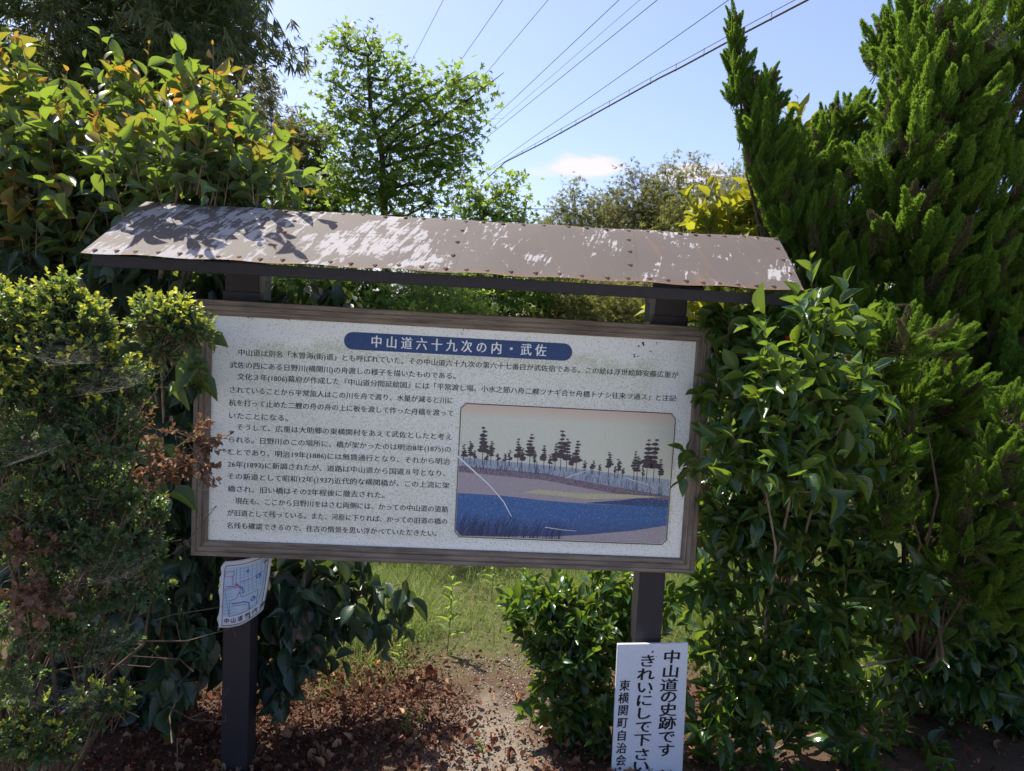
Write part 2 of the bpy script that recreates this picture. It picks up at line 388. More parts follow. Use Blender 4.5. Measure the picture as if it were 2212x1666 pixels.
# posts run behind the board; stub blocks carry the roof
def xy_post(px, py, Y=.1): return at(px, py, Y)[0]
for sx, x0, x1, lab in ((-1, -.795, -.808, None), (1, .812, .803, None)):
    mb = MB(); w = .052
    mb.add([(x0-w, .060, -.3), (x0+w, .060, -.3), (x0+w, .165, -.3), (x0-w, .165, -.3), (x1-w, .060, 1.93), (x1+w, .060, 1.93), (x1+w, .165, 1.93), (x1-w, .165, 1.93)],
           [(0, 3, 2, 1), (4, 5, 6, 7), (0, 1, 5, 4), (1, 2, 6, 5), (2, 3, 7, 6), (3, 0, 4, 7)])
    mb.build('post', M_POST, board, bevel=.004)
    MB().box((x1-.060, .049, 1.745), (x1+.060, .0575, 1.93)).build('post_cap', M_POST, board, bevel=.002)
    MB().box((x1-.066, .043, 1.70), (x1+.066, .0485, 1.80)).build('post_collar', M_POST, board, bevel=.002)
    ix = x1+.064 if sx < 0 else x1-.064
    MB().box((ix-.011+(.004 if sx < 0 else -.004), .062, 1.775), (ix+.011+(.004 if sx < 0 else -.004), .150, 1.90)).build('steel_strip', M_STRIP, board)
    MB().box((ix-.018+(.006 if sx < 0 else -.006), .058, 1.845), (ix+.018+(.006 if sx < 0 else -.006), .11, 1.905)).build('steel_bracket', M_STRIP, board)
# --- roof
EAVE_Y, RIDGE_Y, XL, XR = -.27, .10, -1.215, 1.165
def roof_z(s):      # s 0 eave .. 1 ridge, softly rounded top
    return 1.893+.232*(s*1.06-.06*s**4) if s <= 1 else 1.893+.232-(s-1)*.232
def roof_pt(x, s, dz=0.):
    tilt = .006*x
    y = EAVE_Y+(RIDGE_Y-EAVE_Y)*s
    z = roof_z(s)+tilt
    return (x+.045*min(s, 1), y, z+dz)
m, t = newmat('peeling_brown_roof_paint')
g = N(t, 'ShaderNodeTexCoord').outputs['Object']; sxyz = N(t, 'ShaderNodeSeparateXYZ'); t.links.new(g, sxyz.inputs[0])
gx = sxyz.outputs[0]
uvr = N(t, 'ShaderNodeUVMap').outputs[0]       # u = metres along roof, v = metres up the slope
big = noise(t, 5.2, 4, .6, uvr, (1, .8, 1), (0, 0, .2), dist=.5); str1 = noise(t, 1, 6, .72, uvr, (48, 7.5, 1), (0, 0, .20), dist=.45); str2 = noise(t, 22, 6, .7, uvr); hz = noise(t, 1, 5, .7, uvr, (7, 60, 1))
side = mrange(t, gx, -.75, .75, .115, -.045)
v1 = math_n(t, 'ADD', math_n(t, 'MULTIPLY', math_n(t, 'SUBTRACT', big, .5), 1.5), math_n(t, 'MULTIPLY', math_n(t, 'SUBTRACT', str1, .5), 1.4))
v1 = math_n(t, 'ADD', v1, math_n(t, 'MULTIPLY', math_n(t, 'SUBTRACT', str2, .5), .5)); v1 = math_n(t, 'ADD', v1, math_n(t, 'MULTIPLY', math_n(t, 'SUBTRACT', hz, .5), .35))
v1 = math_n(t, 'ADD', v1, side)
bare = mrange(t, v1, .155, .185)
dirt = noise(t, 1.7, 5, .6, uvr); fine = noise(t, 500, 2, .5, uvr)
brown = mixc(t, dirt, (.080, .066, .058), (.118, .099, .088)); brown = mixc(t, mrange(t, fine, .45, .75, 0, .25), brown, (.14, .125, .115))
suv = N(t, 'ShaderNodeSeparateXYZ'); t.links.new(uvr, suv.inputs[0])
rust = math_n(t, 'MULTIPLY', mrange(t, noise(t, 1, 4, .6, uvr, (26, 2.2, 1), (0, 0, -.25)), .56, .75, 0, .35), mrange(t, gx, -.3, .7, .1, 1.))
brown = mixc(t, rust, brown, (.24, .125, .07))
brown = mixc(t, mrange(t, suv.outputs[1], .0, .022, .75, 0.), brown, (.16, .085, .045))
col = mixc(t, bare, brown, mixc(t, dirt, (.27, .26, .26), (.36, .345, .345)))
rg = mrange(t, bare, 0, 1, .68, .8)
pr = principled(t, col, rg, bare, .25, .2, bdist=-.0008); out(t, pr.outputs[0]); M_ROOF = m
m, t = newmat('rusty_nail'); n = noise(t, 300, 3); out(t, principled(t, mixc(t, n, (.05, .022, .012), (.16, .07, .03)), .8).outputs[0]); M_NAIL = m
SL = math.hypot(RIDGE_Y-EAVE_Y, .232)
seams = [XL, -.62, -.02, .60, XR]
NAILM = None
M_RUST = plain('rust_stain', (.12, .075, .05), .85, .4, 200)
def nail_mesh():
    mb = MB(); R_ = [(0.0072, 0.), (.0066, .0018), (.003, .0030)]; V = []; F = []
    for r, z in R_:
        for k in range(8): V.append((r*math.cos(k*math.pi/4), r*math.sin(k*math.pi/4), z))
    for i in range(2):
        for k in range(8): F.append((i*8+k, i*8+(k+1) % 8, (i+1)*8+(k+1) % 8, (i+1)*8+k))
    F.append(tuple(range(16, 24))); n0 = len(V)
    for k in range(8): q = k*math.pi/4; rr_ = .0088+.0012*math.sin(k*2.3)+(.003 if k in (6,) else 0); V.append((rr_*math.cos(q), rr_*math.sin(q), .0003))
    F.append(tuple(range(n0, n0+8))); mb.add(V, F); me = mb.mesh('nail', False); me.materials.append(M_NAIL); me.materials.append(M_RUST); me.polygons[len(me.polygons)-1].material_index = 1; return me
NAILM = nail_mesh()
for k in range(4):
    a, b = seams[k]+(.0 if k == 0 else .0004), seams[k+1]; nx, ns = 14, 14; V = []; UVs = []
    up = 0.; o_ = 0
    for j in range(ns+1):
        s = j/ns*1.03
        for i in range(nx+1):
            x = a+(b-a)*i/nx; p = roof_pt(x, s)
            wob = .0018*math.sin(x*17)*math.sin(s*5) + (.0025*math.sin(x*23) if j == 0 else 0)
            V.append((p[0], p[1], p[2]+wob+up)); UVs.append((x, s*SL))
    # back slope
    for i in range(nx+1):
        x = a+(b-a)*i/nx; V.append((x+.045, .31, 2.005+.006*x)); UVs.append((x, 2*SL))
    F = []
    for j in range(ns+1):
        for i in range(nx):
            q = j*(nx+1)+i; F.append((q, q+1, q+nx+2, q+nx+1))
    o = MB().add(V, F, UVs).build('roof_sheet', M_ROOF, board, smooth=True)
    o['_part'] = 1
    def nail(x, s):
        p = Vector(roof_pt(x, s, .0012+up)); q = Vector(roof_pt(x, s+.02)); n = Vector((0, -(q.z-p.z), (q.y-p.y))).normalized()
        ob = bpy.data.objects.new('nail', NAILM); COL.objects.link(ob); ob.parent = o
        ob.location = p; ob.rotation_mode = 'QUATERNION'; ob.rotation_quaternion = n.to_track_quat('Z', 'Y')
    nn = 9 if k in (0, 3) else 8
    for i in range(nn):
        x = a+.035+(b-a-.07)*i/(nn-1)
        nail(x+random.uniform(-.006, .006), .055+random.uniform(-.01, .01)); nail(x+.015+random.uniform(-.01, .01), .93+random.uniform(-.012, .012))
    for s in (.27, .5, .72): nail(b-.022+random.uniform(-.004, .004), s)
MB().box((XL+.03, EAVE_Y+.012, 1.846), (XR-.0, EAVE_Y+.032, 1.884)).build('fascia_board', M_DARK, board, bevel=.002)
MB().box((XL+.06, .283, 1.965), (XR+.02, .300, 1.992)).build('fascia_board', M_DARK, board, bevel=.002)
for x in (-.808, .803):
    for (ya, yb, za, zb) in ((EAVE_Y+.035, .098, 1.880, 2.075), (.28, .102, 1.985, 2.075)):
        MB().add([(x-.03, ya, za-.03), (x+.03, ya, za-.03), (x+.03, yb, zb-.03), (x-.03, yb, zb-.03), (x-.03, ya, za+.012), (x+.03, ya, za+.012), (x+.03, yb, zb+.012), (x-.03, yb, zb+.012)],
                 [(0, 3, 2, 1), (4, 5, 6, 7), (0, 1, 5, 4), (1, 2, 6, 5), (2, 3, 7, 6), (3, 0, 4, 7)]).build('rafter', M_DARK, board)
    MB().box((x-.04, .062, 1.932), (x+.04, .16, 2.05)).build('king_post', M_DARK, board)
MB().box((XL+.05, EAVE_Y+.06, 1.905), (XR-.02, EAVE_Y+.10, 1.925)).build('batten', M_DARK, board)
MB().box((XL+.06, .075, 2.062), (XR-.0, .125, 2.088)).build('ridge_beam', M_DARK, board)
# --- white panel
m, t = newmat('algae_stained_white_panel')
g = N(t, 'ShaderNodeTexCoord').outputs['Object']; sx = N(t, 'ShaderNodeSeparateXYZ'); t.links.new(g, sx.inputs[0])
fine = noise(t, 190, 3, .6, g); fine2 = noise(t, 420, 2, .6, g); big = noise(t, 4.5, 5, .6, g, dist=.6); mid = noise(t, 14, 4, .6, g)
ax = math_n(t, 'ABSOLUTE', sx.outputs[0]); az = math_n(t, 'SUBTRACT', sx.outputs[2], CZ)
inner = math_n(t, 'MULTIPLY', mrange(t, ax, .80, .72), mrange(t, math_n(t, 'ADD', az, math_n(t, 'MULTIPLY', big, .22)), .46, .43))
inner = math_n(t, 'MULTIPLY', inner, mrange(t, az, -.40, -.37))
rim = math_n(t, 'MULTIPLY', mrange(t, math_n(t, 'ABSOLUTE', math_n(t, 'SUBTRACT', math_n(t, 'ADD', az, math_n(t, 'MULTIPLY', big, .22)), .425)), 0, .035, 1., 0.), mrange(t, ax, .80, .70))
redge = math_n(t, 'MULTIPLY', mrange(t, math_n(t, 'ABSOLUTE', math_n(t, 'SUBTRACT', math_n(t, 'ADD', sx.outputs[0], math_n(t, 'MULTIPLY', mid, .06)), .865)), .0, .022, 1., 0.), mrange(t, az, -.05, .0, 1., .25))
redge = math_n(t, 'MULTIPLY', redge, mrange(t, az, -.39, -.37))
dens = math_n(t, 'ADD', math_n(t, 'MULTIPLY', inner, .38), math_n(t, 'ADD', math_n(t, 'MULTIPLY', rim, .75), math_n(t, 'MULTIPLY', redge, 1.2)))
dens = math_n(t, 'MULTIPLY', dens, mrange(t, mid, .36, .62, .3, 1.4))
spk = math_n(t, 'ADD', fine, math_n(t, 'MULTIPLY', dens, .13))
msk = math_n(t, 'MULTIPLY', mrange(t, spk, .545, .63), mrange(t, fine2, .38, .5))
base = mixc(t, big, (.74, .77, .75), (.82, .84, .81)); base = mixc(t, math_n(t, 'MULTIPLY', inner, .5), base, mixc(t, mrange(t, mid, .35, .65), (.58, .61, .48), (.76, .78, .73)))
col = mixc(t, math_n(t, 'MULTIPLY', msk, .60), base, mixc(t, mid, (.22, .25, .07), (.36, .36, .12)))
M_PANEL_COL = None
out(t, principled(t, col, .5, fine, .1, .4).outputs[0]); M_PANEL = m
panel = MB().box((-.897, .004, CZ-.422), (.897, .0305, CZ+.422)).build('text_panel', M_PANEL, board); panel['_part'] = 1
_gc = {}
def glyphs(s, bold=0.):
    k = (s, bold)
    if k in _gc: return _gc[k]
    cu = bpy.data.curves.new('t', 'FONT'); cu.body = s; cu.size = 1; cu.offset = bold; cu.resolution_u = 2; cu.align_x = 'LEFT'
    ob = bpy.data.objects.new('t', cu); COL.objects.link(ob)
    dg = bpy.context.evaluated_depsgraph_get(); me = bpy.data.meshes.new_from_object(ob.evaluated_get(dg))
    V = np.zeros(len(me.vertices)*3); me.vertices.foreach_get('co', V); V = V.reshape(-1, 3); F = [tuple(p.vertices) for p in me.polygons]
    bpy.data.objects.remove(ob); bpy.data.curves.remove(cu); bpy.data.meshes.remove(me)
    _gc[k] = (V, F); return V, F
def print_mat(name, c, rough=.55):
    m, t = newmat(name); n = noise(t, 260, 3); col = mixc(t, mrange(t, n, .55, .75, 0, .3), c, (.45, .5, .42))
    out(t, principled(t, col, rough, spec=.35).outputs[0]); return m
M_INK = print_mat('dark_print_ink', (.018, .022, .024)); M_BLUE = print_mat('navy_banner_print', (.018, .055, .17)); M_WHITEP = print_mat('white_print', (.75, .77, .78))
YP = .004
def text_line(s, x0, y0, x1, y1, mat=M_INK, size=None, bold=0., layer=1, name='lettering', spacing=None):
    a = at(x0, y0, YP); b = at(x1, y1, YP); zc = (a[2]+b[2])/2
    V, F = glyphs(s, bold)
    lo, hi = V[:, 0].min(), V[:, 0].max(); sx = (b[0]-a[0])/(hi-lo); sz = size or sx
    P = np.stack([a[0]+(V[:, 0]-lo)*sx, np.full(len(V), YP-.0004*layer), zc+(V[:, 1]-.36)*sz], -1)
    mb = MB()
    for kk in (-1, 1): mb.add(P+np.array([kk*.00050*(sz/.026), -.00008*kk, kk*.0001]), F)
    return mb.build(name, mat, panel)
LN = [("中山道は別名「木曽海(街)道」とも呼ばれていた。その中山道六十九次の第六十七番目が武佐宿である。この絵は浮世絵師安藤広重が", 515, 762, 1465, 810),
      ("武佐の西にある日野川(横関川)の舟渡しの様子を描いたものである。", 497, 788, 984, 813),
      ("文化３年(1806)幕府が作成した『中山道分間延絵図』には「平常渡し場、小水之節ハ舟二艘ツナギ合セ舟橋トナシ往来ヲ通ス」と注記", 513, 814, 1460, 861),
      ("されていることから平常旅人はこの川を舟で渡り、水量が減ると川に", 497, 842, 979, 866),
      ("杭を打って止めた二艘の舟の舟の上に板を渡して作った舟橋を渡って", 495, 870, 979, 893),
      ("いたことになる。", 495, 898, 622, 904),
      ("そうして、広重は大助郷の東横関村をあえて武佐としたと考え", 512, 924, 976, 943),
      ("られる。日野川のこの場所に、橋が架かったのは明治8年(1875)の", 495, 951, 974, 970),
      ("ことであり、明治19年(1886)には無賃通行となり、それから明治", 494, 978, 972, 996),
      ("26年(1893)に新調されたが、道路は中山道から国道８号となり、", 492, 1004, 962, 1022),
      ("その新道として昭和12年(1937)近代的な横関橋が、この上流に架", 492, 1030, 971, 1048),
      ("橋され、旧い橋はその2年程後に撤去された。", 492, 1057, 831, 1069),
      ("現在も、ここから日野川をはさむ両側には、かっての中山道の道筋", 508, 1083, 968, 1100),
      ("が旧道として残っている。また、河原に下りれば、かっての旧道の橋の", 491, 1109, 966, 1126),
      ("名残も確認できるので、往古の情景を思い浮かべていただきたい。", 490, 1135, 943, 1153)]
for s, x0, y0, x1, y1 in LN:
    o = text_line(s, x0, y0, x1, y1, size=.0262)
def flat(poly, layer, mat, name, parent=panel):
    """polygon of (x,z) world metres printed on the panel"""
    return MB().add([(x, YP-.0004*layer, z) for x, z in poly], [tuple(range(len(poly)))]).build(name, mat, parent)
a = at(743, 735, YP); b = at(1236, 762, YP); zc = (a[2]+b[2])/2; h = .0325
pill = [(a[0]+h-h*math.cos(q), zc+h*math.sin(q)) for q in np.linspace(-math.pi/2, math.pi/2, 13)] + [(b[0]-h+h*math.cos(q), zc+h*math.sin(q)) for q in np.linspace(math.pi/2, -math.pi/2, 13)]
flat(pill[::-1] if False else pill, 1, M_BLUE, 'title_banner')
text_line("中 山 道 六 十 九 次 の 内 ・ 武 佐", 803, 739, 1180, 757, M_WHITEP, size=.048, bold=0., layer=2, name='title_lettering')
# --- picture panel: a plain generic riverside landscape
A = at(996, 872, YP); B = at(1458, 893, YP); C = at(1440, 1178, YP); D = at(982, 1158, YP)
X0, X1 = (A[0]+D[0])/2, (B[0]+C[0])/2; Z1, Z0 = (A[2]+B[2])/2, (C[2]+D[2])/2
PW, PH = X1-X0, Z1-Z0
def pp(u, v): return (X0+PW*u, Z0+PH*v)
def speck(name, c1, c2, sc=300, lo=.4, hi=.6, stretch=None, v0=None):
    m, t = newmat(name); n = noise(t, sc, 4, .6, mapscale=stretch); col = mixc(t, mrange(t, n, lo, hi), c1, c2)
    n2 = noise(t, 190, 3, .6); col = mixc(t, mrange(t, n2, .56, .68, 0, .35), col, (.42, .46, .36))
    if v0:
        g = N(t, 'ShaderNodeTexCoord').outputs['Object']; s = N(t, 'ShaderNodeSeparateXYZ'); t.links.new(g, s.inputs[0])
        col = mixc(t, mrange(t, s.outputs[2], v0[0], v0[1]), col, v0[2])
    out(t, principled(t, col, .5, spec=.4).outputs[0]); return m
M_SKYP = speck('print_pale_sky', (.55, .58, .48), (.66, .67, .56), v0=(Z1-.055, Z1, (.62, .47, .36)))
M_BANK = speck('print_mauve_bank', (.30, .26, .30), (.40, .36, .39))
M_BANKD = speck('print_dark_bank', (.09, .06, .10), (.24, .20, .25))
M_RIV = speck('print_blue_river', (.022, .07, .22), (.05, .17, .42), 120, .3, .7, (1, 1, 4), v0=(Z0+.09, Z0, (.05, .06, .16)))
M_RIVD = speck('print_deep_river', (.015, .035, .13), (.03, .08, .24), 120, .3, .7, (1, 1, 4))
M_REED = speck('print_reeds', (.20, .26, .36), (.40, .47, .55), 1, .4, .6, (500, 1, 60))
M_PINE = print_mat('print_pine', (.06, .045, .06)); M_LINE = print_mat('print_outline', (.06, .04, .07)); M_REEDL = print_mat('print_reed_lines', (.02, .035, .09))
c = .022
pic = [pp(0, 0.04), pp(c, 0), pp(1-c, 0), pp(1, .04), pp(1, .96), pp(1-c, 1), pp(c, 1), pp(0, .96)]
flat(pic, 1, M_SKYP, 'picture_sky')
flat([pp(.004, .52), pp(.25, .49), pp(.6, .44), pp(.996, .33), pp(.996, .36), pp(.996, .50), pp(.8, .52), pp(.5, .56), pp(.25, .58), pp(.004, .60)], 2, M_REED, 'picture_reeds')
flat([pp(.004, .05), pp(.996, .05), pp(.996, .37), pp(.7, .43), pp(.4, .50), pp(.004, .53)], 3, M_BANK, 'picture_bank')
flat([pp(.004, .49), pp(.4, .455), pp(.7, .385), pp(.996, .325), pp(.996, .375), pp(.7, .435), pp(.4, .505), pp(.004, .535)], 4, M_BANKD, 'picture_bank_shade')
flat([pp(.004, .05), pp(.03, .008), pp(.45, .008), pp(.62, .05), pp(.996, .10), pp(.996, .30), pp(.80, .29), pp(.62, .29), pp(.42, .30), pp(.20, .325), pp(.004, .33)], 5, M_RIV, 'picture_river')
flat([pp(.60, .295), pp(.996, .29), pp(.996, .345), pp(.85, .35), pp(.78, .33)], 6, M_RIVD, 'picture_river_bend')
M_STRAW = speck('print_straw', (.42, .40, .26), (.52, .50, .34))
flat([pp(.30, .355), pp(.62, .325), pp(.97, .365), pp(.8, .375), pp(.55, .372), pp(.38, .385)], 6, M_STRAW, 'picture_sandbar')
flat([pp(.03, .008), pp(.97, .008), pp(.996, .05), pp(.996, .15), pp(.84, .10), pp(.62, .055), pp(.46, .03)], 6, M_BANK, 'picture_near_bank')
mb = MB(); rr = random.Random(5)
def prow(mb, P, layer): mb.add([(x, YP-.0004*layer, z) for x, z in P], [tuple(range(len(P)))])
for k in range(34):
    u = .02+.96*(k+rr.uniform(-.45, .45))/34; hb = .57-.16*u*u*.6; th = rr.choice((.06, .08, .11, .16, .21))*rr.uniform(.8, 1.2)*(1+.25*u)
    x, z = pp(u, hb); w = .0014
    prow(mb, [(x-w, z-.01), (x+w, z-.01), (x+w*.6, z+th*PH), (x-w*.6, z+th*PH)], 3)
    for j in range(7):
        f = .35+.65*j/6; r = (th*PH*.17*(1.3-f))*rr.uniform(.6, 1.35)+.002; cx = x+rr.uniform(-1, 1)*.004; cz = z+th*PH*f
        prow(mb, [(cx+r*math.cos(q)*rr.uniform(.7, 1.2), cz+.42*r*math.sin(q)*rr.uniform(.7, 1.2)) for q in np.linspace(0, 2*math.pi, 9)[:-1]], 3.0+.12*j+.0001*k)
mb.build('picture_pines', M_PINE, panel)['kind'] = 'stuff'
mb = MB()
for k in range(150):
    u = rr.uniform(.01, .50); x, z = pp(u, .012); hgt = rr.uniform(.05, .19)*PH*(1-.5*u); lean = rr.uniform(.005, .035); w = .0009
    q = [(x, z), (x+lean*.25, z+hgt*.5), (x+lean, z+hgt)]
    for i in range(2): prow(mb, [(q[i][0]-w, q[i][1]), (q[i][0]+w, q[i][1]), (q[i+1][0]+w*.5, q[i+1][1]), (q[i+1][0]-w*.5, q[i+1][1])], 7+.002*k)
for k in range(130):
    u = rr.uniform(.01, .99); x, z = pp(u, .52-.16*u*u); hgt = rr.uniform(.03, .10)*PH; lean = rr.uniform(-.01, .016); w = .0006
    prow(mb, [(x-w, z), (x+w, z), (x+lean+w*.4, z+hgt), (x+lean-w*.4, z+hgt)], 7.3+.002*k)
mb.build('picture_reed_lines', M_REEDL, panel)['kind'] = 'stuff'
mb = MB(); L = pic+[pic[0]]; w = .0014
for i in range(8):
    (xa, za), (xb, zb) = L[i], L[i+1]; dl = math.hypot(xb-xa, zb-za); nxv, nzv = -(zb-za)/dl*w, (xb-xa)/dl*w; ex, ez = (xb-xa)/dl*w, (zb-za)/dl*w
    prow(mb, [(xa-nxv-ex, za-nzv-ez), (xb-nxv+ex, zb-nzv+ez), (xb+nxv+ex, zb+nzv+ez), (xa+nxv-ex, za+nzv-ez)], 8+.05*i)
mb.build('picture_border', M_LINE, panel)
M_SCR = plain('bare_scratch', (.72, .75, .78), .5, .1)
mb = MB()
for P in ([(.0-.02, .63), (.06, .52), (.15, .40), (.22, .28), (.26, .17)], [(-.10, .67), (-.06, .665), (-.02, .63)], [(-.015, .64), (.03, .72), (.05, .75)], [(.5, .48), (.58, .53), (.64, .56)], [(.79, .50), (.83, .48), (.88, .46), (.93, .43)], [(.42, .10), (.5, .085), (.57, .08)]):
    pts = [pp(*q) for q in P]
    for i in range(len(pts)-1):
        w0, w1 = .0025*(1.3-i/len(pts)), .0025*(1.3-(i+1)/len(pts)); dx, dz = pts[i+1][0]-pts[i][0], pts[i+1][1]-pts[i][1]; dl = math.hypot(dx, dz); n0 = (-dz/dl, dx/dl)
        if len(P) < 5: w0 *= .4; w1 *= .4
        prow(mb, [(pts[i][0]-n0[0]*w0, pts[i][1]-n0[1]*w0), (pts[i+1][0]-n0[0]*w1, pts[i+1][1]-n0[1]*w1), (pts[i+1][0]+n0[0]*w1, pts[i+1][1]+n0[1]*w1), (pts[i][0]+n0[0]*w0, pts[i][1]+n0[1]*w0)], 9+.02*i)
mb.build('scratch_marks', M_SCR, panel)
# cobweb dirt specks under the top rail
mb = MB()
for (px, py, s) in ((540, 688, 3), (620, 690, 4), (1007, 712, 4), (1000, 722, 3), (1385, 745, 7), (1405, 760, 4), (1375, 768, 5), (1418, 742, 3), (1290, 735, 2), (1140, 731, 2)):
    for k in range(4):
        p = at(px+rr.uniform(-6, 6), py+rr.uniform(-4, 4), YP); r = s*.0009*rr.uniform(.4, 1)
        prow(mb, [(p[0]+r*math.cos(q)*rr.uniform(.4, 1.4), p[2]+r*math.sin(q)*rr.uniform(.4, 1.4)) for q in np.linspace(0, 2*math.pi, 8)[:-1]], 3+.03*k)
mb.build('dirt_specks', M_INK, panel)
# ------------------------------------------------------------------ notice board on the right post
nb = empty('notice_board', (.82, .04, 0), 'narrow white notice with black brush lettering nailed low on the right post', 'notice')
m, t = newmat('chalky_white_paint'); n = noise(t, 60, 5, .7); n2 = noise(t, 5, 3); col = mixc(t, mrange(t, n, .58, .70, 0, .35), mixc(t, n2, (.62, .66, .72), (.72, .75, .79)), (.36, .36, .36))
out(t, principled(t, col, .6, n, .3).outputs[0]); M_NOTICE = m
TL, TRc, BL, BR = at(1334, 1392, .02), at(1487, 1390, .02), at(1321, 1668, .02), at(1474, 1668, .02)
cs = [TL, TRc, BR, BL]
V = [(p[0], .020, p[2]) for p in cs]+[(p[0], .032, p[2]) for p in cs]
npan = MB().add(V, [(0, 3, 2, 1), (4, 5, 6, 7), (0, 1, 5, 4), (1, 2, 6, 5), (2, 3, 7, 6), (3, 0, 4, 7)]).build('notice_panel', M_NOTICE, nb, bevel=.0015); npan['_part'] = 1
MB().box((.80-.02, .0335, .05), (.80+.05, .059, .45)).build('mounting_batten', M_DARK, nb)
M_BRUSH = plain('black_brush_paint', (.012, .012, .016), .5, .4, 200)
SO = 2212/2268
def brush(chars, w, h):
    for ch, cx, cy in chars:
        mb = MB()
        px, py = (1320+cx/5.408)*SO, (1400+cy/5.408)*SO; p = at(px, py, .0192)
        V, F = glyphs(ch, 0.); lo = V[:, :2].min(0); hi = V[:, :2].max(0); ww = w; hh = h
        asp = (hi-lo)
        q = (V[:, :2]-(lo+hi)/2)
        X = q[:, 0]*ww; Zz = q[:, 1]*hh; sh = .06
        for kk in range(5): mb.add(np.stack([p[0]+X+Zz*.03+(kk-2)*.0009*w/.073, np.full(len(V), .0192-.0001*kk), p[2]+Zz+X*sh+(.0004, -.0004, 0, .0004, -.0004)[kk]], -1), F)
        mb.build('lettering', M_BRUSH, npan)
brush([('中', 910, 295), ('山', 895, 470), ('道', 875, 635), ('の', 870, 780), ('史', 865, 930), ('跡', 855, 1090), ('で', 845, 1260), ('す', 840, 1415)], .073, .058)
brush([('き', 620, 345), ('れ', 600, 505), ('い', 590, 665), ('に', 580, 820), ('し', 580, 975), ('て', 565, 1140), ('下', 555, 1295), ('さ', 550, 1465), ('い', 540, 1610)], .073, .056)
brush([('東', 345, 640), ('横', 332, 790), ('関', 325, 940), ('町', 320, 1090), ('自', 310, 1240), ('治', 305, 1390), ('会', 300, 1535)], .043, .048)
for (cx, cy, r) in ((680, 238, .0030), (645, 722, .0034), (622, 1135, .0028), (722, 296, .0014)):
    p = at((1320+cx/5.408)*SO, (1400+cy/5.408)*SO, .0185)
    ob = bpy.data.objects.new('nail_head', NAILM); COL.objects.link(ob); ob.parent = npan; ob.location = (p[0], .0195, p[2])
    ob.rotation_euler = (math.pi/2, 0, 0); ob.scale = (r/.0062,)*3
# fix: nails hang on npan whose own origin is at world zero
# ------------------------------------------------------------------ curled map poster on the left post
poster = empty('map_poster', (-.76, .04, .5), 'small curling white map poster with blue street lines pinned on the left post', 'poster')
def map_pt(u, v, off=0.):
    # u 0..1 left-right, v 0..1 bottom-top, wraps round the post; the right edge curls back
    x = -.857+.185*(u*.93+.07*u*u) - .012*(v < 0) + .010*(v-.5)*(1-u)
    curl = .050*max(0, u-.45)**1.6*2.2 + .012*math.sin(v*2.6+.4)*(1-u)
    y = .030+curl*(1.15-.4*v) - .012*math.sin(math.pi*v)*(1-u)
    z = .522+.262*v + .035*u*u*(1.0) + .016*u*(v-.5) - .012*(u)*(1-v)*0
    x -= .035*u*u*(1-v)**1.3; z += .030*u*u*(1-v); y += .004*u*u*(1-v)
    bite = .004*math.sin(v*23+2*math.sin(v*9))*(u < .03)
    if v > .9: x += .018*(1-u)*(v-.9)*10
    return (x+bite-off*.35*max(0, u-.5), y-off, z)
def curved(polys, name, mat, off, parent):
    mb = MB()
    for P in polys: mb.add([map_pt(u, v, off) for u, v in P], [tuple(range(len(P)))])
    return mb.build(name, mat, parent, smooth=True)
nu, nv = 24, 24
V = [map_pt(i/nu, j/nv) for j in range(nv+1) for i in range(nu+1)]
F = [(j*(nu+1)+i, j*(nu+1)+i+1, (j+1)*(nu+1)+i+1, (j+1)*(nu+1)+i) for j in range(nv) for i in range(nu)]
M_PAPER = plain('faded_poster_paper', (.60, .62, .68), .55, .06, 30)
ps = MB().add(V, F).build('poster_sheet', M_PAPER, poster, smooth=True); sm = ps.modifiers.new('t', 'SOLIDIFY'); sm.thickness = .0012; sm.offset = 1; ps['_part'] = 1
M_MB = print_mat('map_blue', (.03, .16, .42)); M_MR = print_mat('map_red', (.5, .07, .13)); M_MK = print_mat('map_black', (.03, .03, .06)); M_ML = print_mat('map_pale_blue', (.40, .52, .66))
def seg(pts, w, n=5):
    polys = []
    for (u0, v0), (u1, v1) in zip(pts[:-1], pts[1:]):
        dl = math.hypot((u1-u0)*.185, (v1-v0)*.262); nuu, nvv = -(v1-v0)*.262/dl*w/.185, (u1-u0)*.185/dl*w/.262
        for k in range(n):
            a0, a1 = k/n, (k+1)/n
            ua, va, ub, vb = u0+(u1-u0)*a0, v0+(v1-v0)*a0, u0+(u1-u0)*a1, v0+(v1-v0)*a1
            polys.append([(ua-nuu, va-nvv), (ub-nuu, vb-nvv), (ub+nuu, vb+nvv), (ua+nuu, va+nvv)])
    return polys
def cells(u0, u1, v0, v1, k=8): return [[(u0+(u1-u0)*i/k, v0+(v1-v0)*j/k), (u0+(u1-u0)*(i+1)/k, v0+(v1-v0)*j/k), (u0+(u1-u0)*(i+1)/k, v0+(v1-v0)*(j+1)/k), (u0+(u1-u0)*i/k, v0+(v1-v0)*(j+1)/k)] for i in range(k) for j in range(k)]
curved(cells(.10, .93, .17, .90), 'map_tint', M_ML, .0022, ps)
bl = []
for k in range(9): bl += seg([(.40, .86-.045*k), (.91, .87-.045*k-.02)], .0004)
for k in range(7): bl += seg([(.42+.08*k, .88), (.46+.08*k, .50)], .0004)
for k in range(8): bl += seg([(.11, .56-.05*k), (.28+.02*k, .56-.05*k+.01)], .0004)
bl += seg([(.12, .58), (.20, .30), (.24, .18)], .0008) + seg([(.90, .86), (.90, .40), (.84, .20)], .0007) + seg([(.14, .62), (.40, .62), (.50, .57), (.52, .48)], .0018) + seg([(.28, .36), (.55, .35), (.66, .30), (.68, .18)], .002) + seg([(.35, .88), (.35, .66)], .0008) + seg([(.29, .88), (.29, .66)], .0005)
